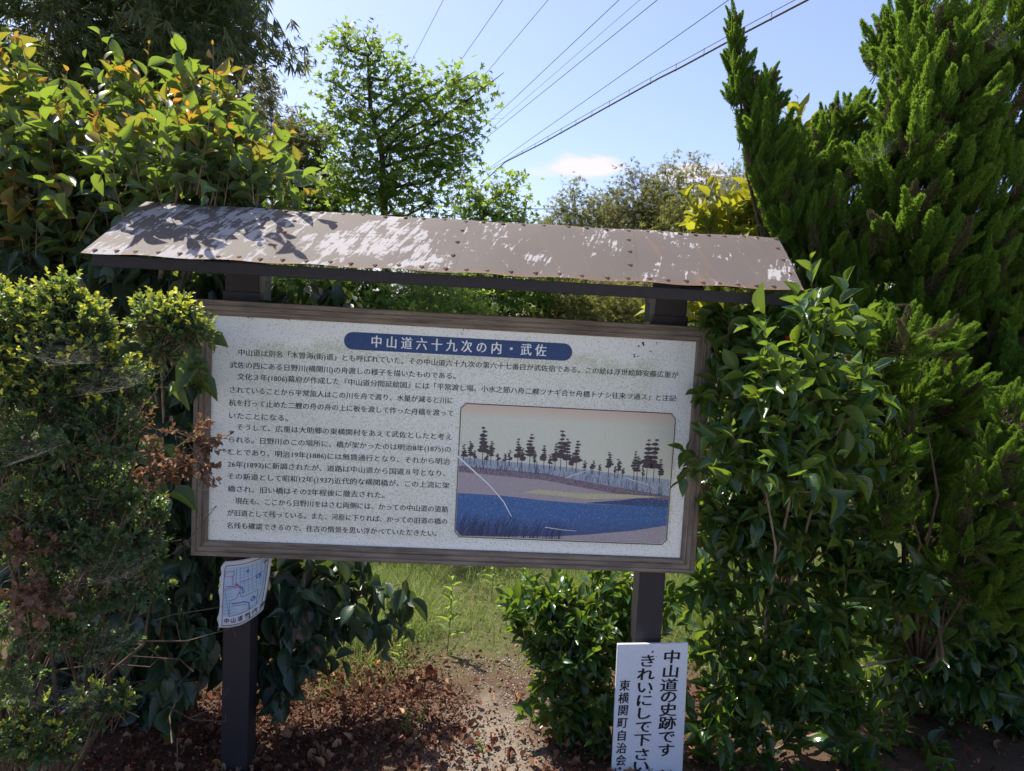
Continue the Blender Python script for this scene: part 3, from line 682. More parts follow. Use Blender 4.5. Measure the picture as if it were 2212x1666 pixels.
curved(bl, 'map_streets', M_MB, .0032, ps)
curved(seg([(.11, .585), (.24, .595), (.42, .59), (.50, .55)], .0012)+seg([(.45, .66), (.66, .67), (.88, .71)], .0009)+seg([(.27, .77), (.27, .65), (.38, .65)], .0009)+seg([(.11, .77), (.30, .77), (.30, .84), (.11, .84), (.11, .77)], .0008)+seg([(.30, .33), (.55, .31), (.62, .28)], .0008), 'map_route', M_MR, .0036, ps)
curved([[(.37+.028*math.cos(q), .635+.02*math.sin(q)) for q in np.linspace(0, 2*math.pi, 11)[:-1]]], 'map_marker', M_MR, .004, ps)
cal = [(.24, .17), (.82, .20), (.82, .44), (.49, .435), (.44, .52), (.38, .43), (.24, .41)]
curved(seg(cal+[cal[0]], .0007)+seg([(.09, .035), (.95, .035), (.95, .93), (.09, .93), (.09, .035)], .0011, 16), 'map_border', M_MK, .004, ps)
for (u, v) in ((.80, .66), (.74, .33), (.58, .80)):
    r = 1 if v < .7 else .6
    curved([[(u+.05*r*math.cos(q), v+.034*r*math.sin(q)*(1.2 if q < math.pi else 1)) for q in np.linspace(0, 2*math.pi, 13)[:-1]]], 'route_shield', M_MB, .0042, ps)
def map_text(s, u0, v0, size, mat, off, step=1.08):
    mb = MB()
    for k, ch in enumerate(s):
        V, F = glyphs(ch, .015)
        mb.add([map_pt(u0+(k*step+x)*size/.185, v0+y*size/.262, off) for x, y, _ in V], F)
    return mb.build('map_lettering', mat, ps)
map_text('中山道案内図', .13, .075, .0225, M_MK, .0046, 1.28)
map_text('8', .785, .648, .010, M_WHITEP, .005); map_text('8', .725, .318, .010, M_WHITEP, .005)
def pin(px, py):
    p = at(px, py, .025); MB().tube([(p[0], .02, p[2]), (p[0], .05, p[2])], .003, 6).build('pin', M_STRIP, poster)
pin(572, 1215); pin(472, 1360)
MB().box((-.845, .0445, .56), (-.745, .059, .80)).build('mounting_strip', M_DARK, poster)
# ------------------------------------------------------------------ leafy plants
REG = []          # every leafy set waiting for the visible/hidden split
def blob_pts(blobs, n, lo=.55, hi=1.05):
    """blobs: (px,py,Y,rpx[,rypx[,depth_m]]); returns points, outward dirs"""
    C = []; Rr = []
    for b in blobs:
        c = at(b[0], b[1], b[2]); dep = (c-CAM)@FW; rx = b[3]*dep/1534; rz = (b[4] if len(b) > 4 and b[4] else b[3])*dep/1534; ry = b[5] if len(b) > 5 else min(rx, rz)*.85
        C.append(c); Rr.append((rx, ry, rz))
    C = np.array(C); Rr = np.array(Rr); w = (Rr[:, 0]*Rr[:, 2]); w /= w.sum()
    i = rng.choice(len(C), n, p=w); d = rdir(n); r = rng.uniform(lo**3, hi**3, n)**(1/3)
    global LASTI; LASTI = i
    return C[i]+d*Rr[i]*r[:, None], unit(d/Rr[i]*Rr[i].mean(1, keepdims=True)), C, Rr, r
def shoots(O, D, L, m, leaf, wid, spread=.95, droop=.1, facing=.8, young=.1, yscale=1., nrm=.28):
    """leaves along shoots. returns dict of arrays + twig endpoints"""
    K = len(O); D = unit(D); ref = np.where(np.abs(D[:, 2:3]) > .9, np.array([[1., 0, 0]]), np.array([[0, 0, 1.]]))
    U = unit(np.cross(D, ref)); W = np.cross(D, U); ph = rng.uniform(0, 6.28, K)
    P = []; A = []; Nn = []; S = []; LC = []
    yf = rng.uniform(0, 1, K) < young; sc = rng.uniform(.82, 1.15, K)
    for j in range(m):
        t = (j+.6)/m; q = ph+2.4*j+rng.uniform(-.3, .3, K); perp = U*np.cos(q)[:, None]+W*np.sin(q)[:, None]
        a = spread*(1.15-.55*t)+rng.uniform(-.2, .2, K)
        ax = D*np.cos(a)[:, None]+perp*np.sin(a)[:, None]; ax[:, 2] -= droop*(1+rng.uniform(-.5, .8, K)); ax = unit(ax)
        nn = UPV*facing+D*.45+rng.normal(0, nrm, (K, 3))
        P.append(O+D*(L*t)[:, None]); A.append(ax); Nn.append(nn)
        l = leaf*sc*rng.uniform(.62, 1.18, K)*(1-.28*(t > .85)); yy = np.where(yf, np.clip((t-.62)*2.8, 0, 1)*rng.uniform(.4, 1, K), 0)
        l = l*(1-.45*(yy > .35)*yscale)
        S.append(np.stack([l*wid*rng.uniform(.85, 1.15, K), l, l], -1)); LC.append(np.stack([rng.uniform(0, 1, K), yy, rng.uniform(0, 1, K)], -1))
    return dict(P=np.concatenate(P), A=np.concatenate(A), N=np.concatenate(Nn), S=np.concatenate(S), LC=np.concatenate(LC))
def twigs(name, O, D, L, r, mat, parent, n=3, kind='stuff'):
    """many thin 3-sided cones"""
    K = len(O); D = unit(D); ref = np.where(np.abs(D[:, 2:3]) > .9, np.array([[1., 0, 0]]), np.array([[0, 0, 1.]])); U = unit(np.cross(D, ref)); W = np.cross(D, U)
    V = []
    for (f, rr_) in ((-.05, 1.), (1., .35)):
        for k in range(n):
            q = 2*math.pi*k/n; V.append(O+D*(L*f)[:, None]+(U*math.cos(q)+W*math.sin(q))*r*rr_)
    V = np.stack(V, 1).reshape(-1, 3); b = (np.arange(K)*2*n)[:, None, None]
    F0 = np.array([(k, (k+1) % n, n+(k+1) % n, n+k) for k in range(n)]); F = (F0[None]+b).reshape(-1, 4)
    o = link(name, npmesh(name, V, F), parent, mat)
    if kind: o['kind'] = kind
    return o
def limbs(parent, mat, base, C, Rr, r0=.03, n=6, name='branch', wig=.12, top=.3):
    """trunk base to blob centres: every limb its own part"""
    base = np.asarray(base, float)
    for i in range(len(C)):
        c = C[i]; q = base+(c-base)*.35; q = q*np.array([1, 1, 1])+rng.normal(0, wig*.5, 3); q2 = base+(c-base)*.7+rng.normal(0, wig*.5, 3)
        MB().tube([base, q, q2, c+(c-q2)*(top-.3), c+(c-q2)*top], [r0, r0*.75, r0*.5, r0*.28, r0*.1], n).build(name, mat, parent, smooth=True)
def register(root, tmpls, d, mat, piece='leaf', keep=300, min_px=10, smooth=True):
    REG.append(dict(root=root, t=tmpls, d=d, mat=mat, piece=piece, keep=keep, min_px=min_px, smooth=smooth))
def cat(*ds): return {k: np.concatenate([d[k] for d in ds]) for k in ds[0]}
def board_clear(d):
    """no leaf may cut through the board, its panel, posts or roof"""
    P = d['P']+d['A']*d['S'][:, 1:2]*.5; m = d['S'][:, 1]*.55
    x, y, z = P.T
    inb = (np.abs(x) < .95+0) & (y > -.035-m*.3) & (y < .09) & (z > .80) & (z < 1.78)
    inb |= (np.abs(np.abs(x)-.803) < .07) & (y > -.0) & (y < .2) & (z < 1.95)
    inb |= (x > .64) & (x < .98) & (y > -.03) & (y < .08) & (z < .54)
    inb |= (x > -.90) & (x < -.66) & (y > -.05) & (y < .08) & (z > .48) & (z < .83)
    s = (y-EAVE_Y)/(RIDGE_Y-EAVE_Y); zr = np.where(s < 1, 1.893+.232*s, 2.125-(s-1)*.232)
    inb |= (x > XL-.02) & (x < XR+.05) & (y > EAVE_Y-.03) & (y < .50) & (np.abs(z-zr) < .045)
    inb |= (x > XL-.02) & (x < XR+.05) & (y > EAVE_Y-.03) & (y < .50) & (z > 1.83) & (z < zr)
    return {k: v[~inb] for k, v in d.items()}
def clump(P, k):
    x, y, z = (P*k).T
    return (np.sin(x+1.3*np.sin(y*.7))*np.sin(z*1.1+1.7*np.sin(x*.6+2))+np.sin(y*1.2+z*.9+1)*.6+np.sin(x*1.9-z*2.1)*.4)/1.5
def camellia(root, blobs, nsh, mat, leaf, wid, m=8, L=.17, up=.55, out_=.6, droop=.1, young=.1, base=None, bark=None, lim=.022, inner=.6, facing=.8, spread=.95, keep=300, wig=.1, trunk=None, drift=(0, 0, 0), tl=.0022, lead=.15, gap=-.25, nrm=.34):
    O, Dn, C, Rr, r = blob_pts(blobs, nsh, .45, 1.0)
    D = Dn*out_+UPV*up+rng.normal(0, .3, O.shape)+np.array(drift); D = unit(D); Ls = L*rng.uniform(.6, 1.25, nsh)
    ld_ = rng.uniform(0, 1, nsh) < lead; O = np.where(ld_[:, None], O+Dn*.05+UPV*.03*(up > .2), O); D = unit(np.where(ld_[:, None], D+UPV*.6*(up > .2), D)); Ls = np.where(ld_, Ls*1.4, Ls)
    cn = clump(O, 2*math.pi/.30); kp = ld_ | (cn > gap) ; O, D, Ls = O[kp], D[kp], Ls[kp]
    O = O-D*Ls[:, None]*.5
    d = shoots(O, D, Ls, m, leaf, wid, spread, droop, facing, young, nrm=nrm)
    Oi, Di, *_ = blob_pts(blobs, int(nsh*inner), .0, .7); kp = clump(Oi, 2*math.pi/.30) > gap; Oi, Di = Oi[kp], Di[kp]; Dd = unit(Di*.3+rng.normal(0, .5, Oi.shape)); di = shoots(Oi, Dd, np.full(len(Oi), L), 6, leaf, wid, spread, droop, facing, 0.)
    d = board_clear(cat(d, di))
    register(root, T_CAM, d, mat, keep=keep)
    ok = ~((np.abs(O[:, 0]) < 1) & (O[:, 1] > -.1) & (O[:, 1] < .15) & (O[:, 2] > .7) & (O[:, 2] < 1.95))
    twigs('twigs', O[ok], D[ok], Ls[ok], tl, M_TWIG, root)
    if base is not None:
        limbs(root, bark or M_BARK, base, C[::2] if len(C) > 14 else C, Rr, lim, wig=wig, top=-.05)
    return d
# big broad-leaved camellia on the left, reaching over the roof end
camL = empty('camellia_shrub', (-1.6, .9, -.05), 'tall broad-leaved camellia with orange new leaves rising behind the roof\'s left end', 'shrub', )
camellia(camL, [(40, 300, .5, 110), (20, 400, .4, 130), (180, 310, .45, 80), (290, 260, .4, 80), (300, 190, .4, 40), (430, 240, .38, 60), (470, 310, .35, 75), (150, 410, .4, 130), (370, 380, .36, 110), (540, 390, .38, 70), (620, 425, .5, 42), (665, 440, .6, 28), (400, 330, .08, 50), (340, 370, .05, 50), (470, 390, .12, 45), (250, 330, -.02, 45), (420, 270, .1, 45), (540, 380, .15, 40),
                (100, 520, .5, 130), (280, 500, .6, 120), (450, 460, .6, 90), (440, 180, .6, 28), (20, 220, .6, 40), (560, 350, .45, 30), (480, 370, .42, 60)],
         760, M_CAM_L, .088, .235, m=8, L=.27, up=1.0, out_=.40, droop=.08, young=.85, base=(-1.7, .95, .9), lim=.02, spread=1.05, gap=-.15, tl=.0030, nrm=.55, inner=.45, facing=.55)
camL2 = empty('camellia_shrub', (-1.05, .45, -.05), 'dark drooping camellia around and under the board\'s lower left corner', 'shrub')
camellia(camL2, [(60, 620, .3, 110), (250, 610, .35, 110), (400, 590, .3, 90), (470, 610, .35, 60), (330, 720, .2, 100), (410, 800, .15, 75), (390, 950, .15, 80), (330, 1100, .2, 120), (400, 1180, .2, 70), (330, 1290, .2, 110), (420, 1330, .22, 80), (480, 1290, .3, 60),
                 (600, 1270, .35, 70), (690, 1290, .4, 80), (790, 1290, .45, 70), (840, 1280, .5, 35), (870, 1260, .5, 25), (640, 1380, .35, 70), (600, 1460, .3, 50), (400, 1440, .22, 60), (680, 1250, .4, 60), (150, 1250, .5, 140), (220, 1450, .5, 130), (60, 1050, .4, 140), (40, 1500, .5, 120), (320, 1560, .45, 60), (620, 640, .45, 60), (700, 650, .5, 40), (740, 640, .55, 35)],
         560, M_CAM_L2, .118, .27, m=6, L=.18, up=.0, out_=.6, droop=.75, young=.22, base=(-1.15, .5, .1), lim=.014, facing=.25, spread=.9, wig=.2)
# sprig of the same shrub poking in front of the frame's left rail
MB().tube([(-1.12, .4, .9), (-1.10, .1, 1.25), (-1.02, -.12, 1.5), (-.98, -.14, 1.66)], [.009, .007, .004, .002], 5).build('branch', M_BARK, camL2, smooth=True)
camellia(camL2, [(425, 715, -.13, 30), (440, 740, -.13, 18), (415, 775, -.13, 35), (400, 835, -.13, 30), (350, 960, -.14, 30), (362, 1060, -.12, 22)], 11, M_CAM_L, .11, .26, m=4, L=.12, up=.1, out_=.5, droop=.5, young=.5, base=None, inner=0, keep=80, drift=(.2, 0, 0))
# narrow-leaved camellia right of the board
camR = empty('camellia_shrub', (1.45, .15, -.05), 'glossy camellia with bright yellow-green leaves overlapping the board\'s right edge', 'shrub')
camellia(camR, [(1550, 690, .0, 40), (1585, 770, -.05, 45), (1650, 710, -.2, 55), (1720, 720, -.3, 65), (1780, 700, -.3, 40), (1600, 830, -.2, 60), (1690, 840, -.4, 80), (1780, 860, -.42, 65), (1855, 815, -.42, 32), (1590, 930, -.2, 40), (1640, 980, -.38, 75), (1720, 1000, -.42, 75), (1660, 760, .1, 110), (1640, 950, .1, 120), (1760, 940, .1, 90),
                (1790, 960, -.2, 60), (1590, 1080, .05, 75), (1650, 1100, -.05, 80), (1740, 1130, -.1, 85), (1515, 960, -.09, 18), (1500, 1000, -.09, 14), (1530, 800, -.09, 18), (1850, 1010, -.1, 50)],
         380, M_CAM_R, .090, .215, m=7, L=.17, up=.6, out_=.5, droop=.08, young=.6, base=(1.42, .3, .25), nrm=.5, lim=.010, facing=.75, drift=(-.15, -.25, 0), inner=.8)
camellia(camR, [(1525, 760, -.10, 18), (1535, 850, -.11, 22), (1515, 890, -.11, 14), (1500, 965, -.12, 20), (1520, 1000, -.10, 18), (1545, 700, -.08, 22)], 20, M_CAM_R, .078, .225, m=6, L=.11, up=.25, out_=.5, young=.4, inner=.2, keep=90, drift=(-.45, -.2, 0))
camR2 = empty('camellia_shrub', (1.5, .25, -.05), 'shaded lower camellia with pale forked trunks right of the notice', 'shrub')
camellia(camR2, [(1560, 1210, .1, 80), (1660, 1220, .05, 90), (1780, 1180, .0, 95), (1880, 1170, -.05, 90), (1950, 1250, -.05, 85), (1830, 1290, -.05, 80), (1540, 1370, .1, 75), (1600, 1450, .1, 80), (1700, 1400, .05, 80), (1800, 1400, .05, 90), (1890, 1400, .05, 60), (1560, 1540, .1, 70), (1650, 1560, .1, 80), (1560, 1640, .1, 70), (1690, 1640, .1, 70), (1750, 1510, .1, 60), (1960, 1370, .1, 60), (1850, 1480, .15, 60), (1850, 1600, .1, 70), (1960, 1620, .15, 60), (2050, 1350, .1, 60)],
         370, M_CAM_R, .090, .215, m=7, L=.15, up=.55, out_=.5, droop=.0, young=.2, inner=.35, drift=(-.05, -.3, 0), base=None)
for P, r in (([(1780, 1700, .3), (1790, 1560, .3), (1800, 1430, .25), (1730, 1330, .2), (1650, 1210, .15)], .030), ([(1790, 1600, .3), (1810, 1440, .28), (1840, 1380, .25), (1880, 1300, .22)], .024), ([(1745, 1350, .22), (1730, 1270, .18), (1735, 1170, .15), (1760, 1120, .1)], .022),
             ([(1735, 1230, .17), (1770, 1190, .15)], .010), ([(1700, 1290, .2), (1640, 1210, .12), (1585, 1150, .1)], .013), ([(1610, 1270, .2), (1560, 1200, .2), (1500, 1240, .2)], .010), ([(1800, 1480, .27), (1860, 1440, .2), (1960, 1420, .15)], .010), ([(1790, 1580, .3), (1720, 1600, .2), (1600, 1650, .15)], .009)):
    pts = [at(*q) for q in P]; n = len(pts); MB().tube(pts, [r*(1-.55*i/(n-1)) for i in range(n)], 8).build('branch', M_BARK, camR2, smooth=True)
camP = empty('camellia_shrub', (.62, .5, -.05), 'low glossy camellia left of the right post beside the sandy path', 'shrub')
camellia(camP, [(1125, 1330, .3, 30), (1150, 1400, .28, 35), (1150, 1320, .3, 38), (1190, 1340, .28, 55), (1270, 1290, .35, 70), (1350, 1290, .35, 50), (1200, 1420, .25, 55), (1290, 1400, .25, 85), (1360, 1400, .28, 40), (1230, 1500, .25, 55), (1290, 1520, .22, 60), (1200, 1560, .22, 35), (1290, 1620, .2, 45), (1230, 1620, .2, 40), (1430, 1260, .4, 50)],
         220, M_CAM_R, .076, .225, m=7, L=.13, up=.45, out_=.5, droop=.1, young=.18, base=(.62, .4, .0), lim=.012, drift=(-.1, -.25, 0), inner=.5)
camB = empty('camellia_shrub', (1.35, 1.1, -.05), 'sunlit yellow-leaved camellia showing over and under the roof\'s right end', 'shrub')
camellia(camB, [(1560, 500, 1.0, 45), (1520, 495, 1.0, 28), (1600, 460, 1.0, 50), (1640, 430, 1.0, 50), (1630, 510, 1.0, 50), (1500, 650, .9, 45), (1550, 680, .8, 45), (1600, 640, .8, 50), (1450, 690, 1., 35), (1620, 720, .7, 60), (1760, 270, 1.0, 22), (1740, 300, 1.0, 25)],
         130, M_CAM_B, .085, .25, m=6, L=.16, up=.9, out_=.3, droop=-.1, young=.6, base=(1.3, 1.0, .6), lim=.015, facing=.4)
camD = empty('camellia_shrub', (2.3, .5, -.05), 'dark glossy camellia in deep shade at the bottom right beneath the juniper', 'shrub')
camellia(camD, [(1990, 1360, .35, 90), (2080, 1420, .35, 100), (2170, 1430, .35, 110), (1960, 1440, .4, 70), (2150, 1350, .3, 80), (2060, 1330, .3, 60), (2190, 1560, .5, 80), (1950, 1500, .6, 70), (2050, 1530, .7, 80), (2130, 1540, .6, 70), (2060, 1620, .45, 70), (2170, 1640, .45, 60)],
         400, M_CAM_R, .09, .25, m=7, L=.16, up=.1, out_=.5, droop=.3, young=.02, base=(2.2, .6, .0), lim=.02, facing=.6)
for k in range(16):
    p = at(1860+22*k+rng.uniform(-8, 8), 1560, .9+rng.uniform(-.2, .5)); MB().tube([(p[0], p[1], -.1), (p[0]+rng.uniform(-.06, .06), p[1], .35), (p[0]+rng.uniform(-.12, .12), p[1], .8)], [.008, .006, .003], 5).build('stem', M_BARKD, camD)
# ------------------------------------------------------------------ small-leaved clipped shrub on the left
boxw = empty('box_shrub', (-1.35, -.75, -.05), 'small-leaved clipped shrub with sunlit yellow-green tops left of the board', 'shrub')
BB = [(30, 700, -.8, 65), (30, 800, -.8, 80), (130, 680, -.8, 50), (135, 640, -.8, 30), (170, 720, -.8, 60), (120, 790, -.8, 85), (200, 800, -.78, 55), (270, 830, -.75, 38), (330, 690, -.72, 45, 40), (375, 700, -.72, 48, 42), (410, 710, -.72, 30), (345, 750, -.70, 28),
      (70, 920, -.8, 110), (200, 930, -.75, 90), (235, 930, -.82, 50), (150, 960, -.86, 28), (60, 1060, -.8, 100), (180, 1080, -.75, 100), (150, 1010, -.8, 70), (250, 1170, -.76, 90), (330, 1140, -.72, 45), (180, 1240, -.74, 90), (300, 1240, -.72, 60), (90, 1180, -.8, 70),
      (60, 1350, -.8, 75, 40), (170, 1390, -.76, 80, 40), (230, 1400, -.76, 35, 30), (40, 1560, -.8, 60), (110, 1570, -.8, 75, 55), (210, 1530, -.76, 50, 35), (250, 1520, -.76, 25), (60, 1640, -.8, 90, 50), (20, 1450, -.8, 50)]
def small_shrub(root, blobs, nsh, mat, leaf, up, young, keep, m=9, L=.055, tm=T_BOX, wid=.38):
    O, Dn, C, Rr, r = blob_pts(blobs, nsh, .55, 1.03)
    kp = clump(O, 2*math.pi/.16) > np.where(O[:, 2] < 1.48, .12, -.75); O, Dn, r = O[kp], Dn[kp], r[kp]; nsh = len(O)
    D = unit(Dn*.7+UPV*up+rng.normal(0, .3, O.shape)); Ls = L*rng.uniform(.6, 1.5, nsh)
    d = shoots(O-D*Ls[:, None]*.3, D, Ls, m, leaf, wid, .9, -.02, .7, 1., 0.)
    d['LC'][:, 1] = np.clip(d['LC'][:, 1]*young*np.tile(np.clip(Dn[:, 2]*.9+.7, 0, 1), m)*np.tile(np.where(r > .85, 1, .2), m)*1.6*np.tile(np.where(O[:, 2] > 1.44, 1.3, np.where(O[:, 2] < .72, .9, .15))*np.where(mat is M_BOX, 1, 1), m), 0, 1)  # yellow by height band: sunlit tops painted into the leaf colour
    register(root, [tm], d, mat, 'leaf', keep, 8)
    twigs('twigs', O-D*Ls[:, None], D, Ls*1.8, .0011, M_TWIG, root)
    return C, Rr
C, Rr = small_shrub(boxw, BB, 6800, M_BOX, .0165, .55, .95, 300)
limbs(boxw, M_BARKD, (-1.25, -.55, .0), C[::2]+[0, .06, 0], Rr, .009, 5, wig=.15, top=-.1)
for k in range(28):       # bare grey inner twigs
    a = at(rng.uniform(0, 420), rng.uniform(1180, 1620), -.55+rng.uniform(-.1, .5)); dd = unit(np.array([rng.normal(), rng.normal()*.5, rng.normal()*.45+.15])); b = a+dd*rng.uniform(.1, .32); mid_ = (a+b)/2+rng.normal(0, .02, 3)
    MB().tube([a, mid_, b, b+rng.normal(0, .03, 3)], [.0026, .002, .0013, .0006], 4).build('bare_twig', M_BARKD, boxw)
deadp = empty('dead_branch', (-1.05, -.55, 1.15), 'dead branch with curled brown leaves beside the board\'s left rail', 'dead branch')
small_shrub(deadp, [(310, 960, -.56, 40), (400, 940, -.5, 35, 25), (440, 960, -.45, 22, 18), (360, 1010, -.52, 55, 28), (420, 1010, -.5, 35, 22), (310, 1070, -.55, 35), (300, 920, -.58, 22)], 210, M_DEAD, .019, .2, .3, 150, 7, .06, T_BOX, .45)
MB().tube([at(250, 1150, -.55), at(330, 1060, -.53), at(400, 990, -.5), at(450, 960, -.46)], [.005, .004, .003, .001], 5).build('branch', M_TWIG, deadp)
deadq = empty('dead_branch', (-1.6, -.7, .9), 'dead brown-leaved branch low on the left below the sunlit shrub tops', 'dead branch')
small_shrub(deadq, [(30, 1200, -.86, 45, 28), (90, 1180, -.85, 40, 20), (90, 1290, -.85, 55, 35), (60, 1130, -.85, 35), (130, 1250, -.85, 30, 20)], 170, M_DEAD, .019, .2, .3, 150, 7, .06, T_BOX, .45)
MB().tube([at(0, 1380, -.8), at(60, 1270, -.82), at(110, 1180, -.84)], [.005, .003, .001], 5).build('branch', M_TWIG, deadq)
# ------------------------------------------------------------------ junipers
def plume_mesh(seed, n=640):
    r = np.random.default_rng(seed); t = r.uniform(0, 1, n)**.9; q = r.uniform(0, 6.28, n)
    rad = .27*np.clip(1-t, 0, 1)**.7*(.35+.65*np.minimum(1, t*3.5))*r.uniform(.25, 1., n)**.6
    rad *= 1+.35*np.sin(q*3+seed)*np.sin(t*9+seed)
    perp = np.stack([np.cos(q), np.zeros(n), np.sin(q)], -1); P = perp*rad[:, None]+np.array([0, 1, 0])*t[:, None]
    A = unit(np.array([0, 1., 0])+perp*(.75*(1-.6*t))[:, None]+r.normal(0, .42, (n, 3))); s = r.uniform(.07, .15, n); lc = np.stack([r.uniform(0, 1, n), np.clip((t-.35)*.9+(rad-.10)*3.2, 0, 1)*r.uniform(.2, 1, n), r.uniform(0, 1, n)], -1)  # bright outer tips, dark base: sunlight and inner shade painted into the colour
    R = frames(A, r.normal(size=(n, 3))); Vs, Fs, Us, Ls = [], [], [], []; b = 0
    for i in range(3):
        m = (np.arange(n) % 3) == i; V, F, U, L = merge(T_JUN[i], P[m], R[m], np.stack([s[m]]*3, -1), lc[m]); Vs.append(V); Fs.append(F+b); Us.append(U); Ls.append(L); b += len(V)
    return npmesh('spray', np.concatenate(Vs), np.concatenate(Fs), np.concatenate(Us), np.concatenate(Ls), False)
SPR = {}
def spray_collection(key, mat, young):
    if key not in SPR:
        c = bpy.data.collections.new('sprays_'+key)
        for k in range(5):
            me = plume_mesh(50+k); a = me.color_attributes['lc']; arr = np.zeros(len(me.vertices)*4, np.float32); a.data.foreach_get('color', arr); arr[1::4] *= young; a.data.foreach_set('color', arr)  # scales the painted sunlit tips for each tree's copy
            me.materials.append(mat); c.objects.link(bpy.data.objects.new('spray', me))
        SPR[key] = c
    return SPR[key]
def gn_scatter(name, P, R, S, coll, parent):
    me = bpy.data.meshes.new(name); me.vertices.add(len(P)); me.vertices.foreach_set('co', np.asarray(P, np.float32).ravel())
    eul = np.array([Matrix(r.tolist()).to_euler()[:] for r in R], np.float32)
    a = me.attributes.new('rot', 'FLOAT_VECTOR', 'POINT'); a.data.foreach_set('vector', eul.ravel())
    a = me.attributes.new('scl', 'FLOAT_VECTOR', 'POINT'); a.data.foreach_set('vector', np.asarray(S, np.float32).ravel())
    o = link(name, me, parent); o['kind'] = 'stuff'
    g = bpy.data.node_groups.new('scatter', 'GeometryNodeTree'); g.interface.new_socket('Geometry', in_out='INPUT', socket_type='NodeSocketGeometry'); g.interface.new_socket('Geometry', in_out='OUTPUT', socket_type='NodeSocketGeometry')
    gi = g.nodes.new('NodeGroupInput'); go = g.nodes.new('NodeGroupOutput'); ip = g.nodes.new('GeometryNodeInstanceOnPoints'); ci = g.nodes.new('GeometryNodeCollectionInfo')
    ci.inputs['Collection'].default_value = coll; ci.inputs['Separate Children'].default_value = True; ci.inputs['Reset Children'].default_value = True
    ip.inputs['Pick Instance'].default_value = True
    ar = g.nodes.new('GeometryNodeInputNamedAttribute'); ar.data_type = 'FLOAT_VECTOR'; ar.inputs['Name'].default_value = 'rot'
    sc_ = g.nodes.new('GeometryNodeInputNamedAttribute'); sc_.data_type = 'FLOAT_VECTOR'; sc_.inputs['Name'].default_value = 'scl'
    e2r = g.nodes.new('FunctionNodeEulerToRotation')
    g.links.new(gi.outputs[0], ip.inputs['Points']); g.links.new(ci.outputs[0], ip.inputs['Instance']); g.links.new(ar.outputs[0], e2r.inputs[0]); g.links.new(e2r.outputs[0], ip.inputs['Rotation']); g.links.new(sc_.outputs[0], ip.inputs['Scale']); g.links.new(ip.outputs[0], go.inputs[0])
    m = o.modifiers.new('scatter', 'NODES'); m.node_group = g
    return o
def juniper(root, blobs, nplume, lean=(.1, -.1, 1.), plen=.16, pr=.038, per=46, dry=.0, young=.5, base=None, seedl=.034, trunks=(), outw=.55, shrink=1.):
    nplume = int(nplume*1.4)
    blobs = [(b[0], b[1], b[2], b[3]*shrink, b[4]*shrink, b[5]*shrink) for b in blobs]
    O, Dn, C, Rr, r = blob_pts(blobs, nplume, .5, 1.0)
    lean = unit(np.array(lean, float)[None])[0]
    D = unit(Dn*outw+lean*.9+rng.normal(0, .22, O.shape)); Ls = plen*rng.uniform(.5, 1.3, nplume)*np.clip(Rr[LASTI][:, 0]/.075, .5, 1.)
    P = O-D*Ls[:, None]*.4; c = O+D*Ls[:, None]*.2; x, y, z = c.T
    ok = ~((x < XR+.06) & (y > EAVE_Y-.04) & (y < .52) & (z > 1.78) & (z < 2.2))
    R = frames(D, rdir(nplume)); S = np.stack([Ls*pr/.038*(plen/.16)**-.3]*1+[Ls*1.15]+[Ls*pr/.038*(plen/.16)**-.3], -1)
    dm = (rng.uniform(0, 1, nplume) < dry*np.clip(1.7-r*1.1, 0, 1)) & ok
    m = ok & ~dm & (rng.uniform(0, 1, nplume) < .5+.5*np.clip((r-.5)*3, 0, 1))
    gn_scatter('foliage', P[m], R[m], S[m], spray_collection('y%.2f' % young, M_JUN, young), root)
    if dm.sum() > 3: gn_scatter('dry_foliage', P[dm], R[dm], S[dm], spray_collection('dry', M_JUND, .3), root)
    twigs('twigs', O-D*Ls[:, None]*.6, D, Ls*1.2, .0028, M_BARKD, root)
    if base is not None: limbs(root, M_BARKD, base, C[::2], Rr, .010, 6, wig=.10, top=-.1)
junA = empty('juniper_tree', (1.75, .9, -.05), 'juniper with twin slender spires leaning beside the roof\'s right end', 'tree')
juniper(junA, [(1585, 60, .7, 7, 26, .04), (1588, 100, .7, 15, 28, .06), (1595, 150, .7, 24, 30, .07), (1600, 200, .7, 27, 30, .08), (1655, 180, .7, 11, 28, .05), (1645, 230, .7, 30, 34, .1), (1585, 60, .7, 7, 26, .04), (1588, 100, .7, 15, 28, .06), (1595, 150, .7, 24, 30, .07), (1600, 200, .7, 27, 30, .08), (1655, 180, .7, 11, 28, .05), (1645, 230, .7, 30, 34, .1), (1585, 60, .7, 7, 26, .04), (1588, 100, .7, 15, 28, .06), (1595, 150, .7, 24, 30, .07), (1600, 200, .7, 27, 30, .08), (1655, 180, .7, 11, 28, .05), (1645, 230, .7, 30, 34, .1), (1583, 40, .7, 6, 24, .03), (1584, 75, .7, 9, 20, .04), (1583, 40, .7, 6, 24, .03), (1584, 75, .7, 9, 20, .04), (1583, 40, .7, 6, 24, .03), (1584, 75, .7, 9, 20, .04), (1640, 290, .7, 46, 40, .13), (1665, 340, .7, 60, 50, .16), (1690, 400, .7, 70, 55, .2), (1760, 350, .75, 55, 55, .18),
               (1800, 270, .8, 26, 40, .12), (1830, 260, .8, 30, 40, .12), (1840, 340, .8, 60, 60, .2), (1720, 480, .7, 75, 60, .22), (1790, 460, .7, 80, 70, .25), (1770, 560, .65, 60, 60, .22), (1840, 560, .65, 70, 80, .22), (1740, 600, .65, 25, 30, .1), (1800, 660, .6, 60, 50, .2), (1860, 680, .6, 60, 60, .2)],
        950, (.12, -.05, 1.), .125, .028, 44, .12, .6, shrink=.92, base=(1.8, .95, 1.0))
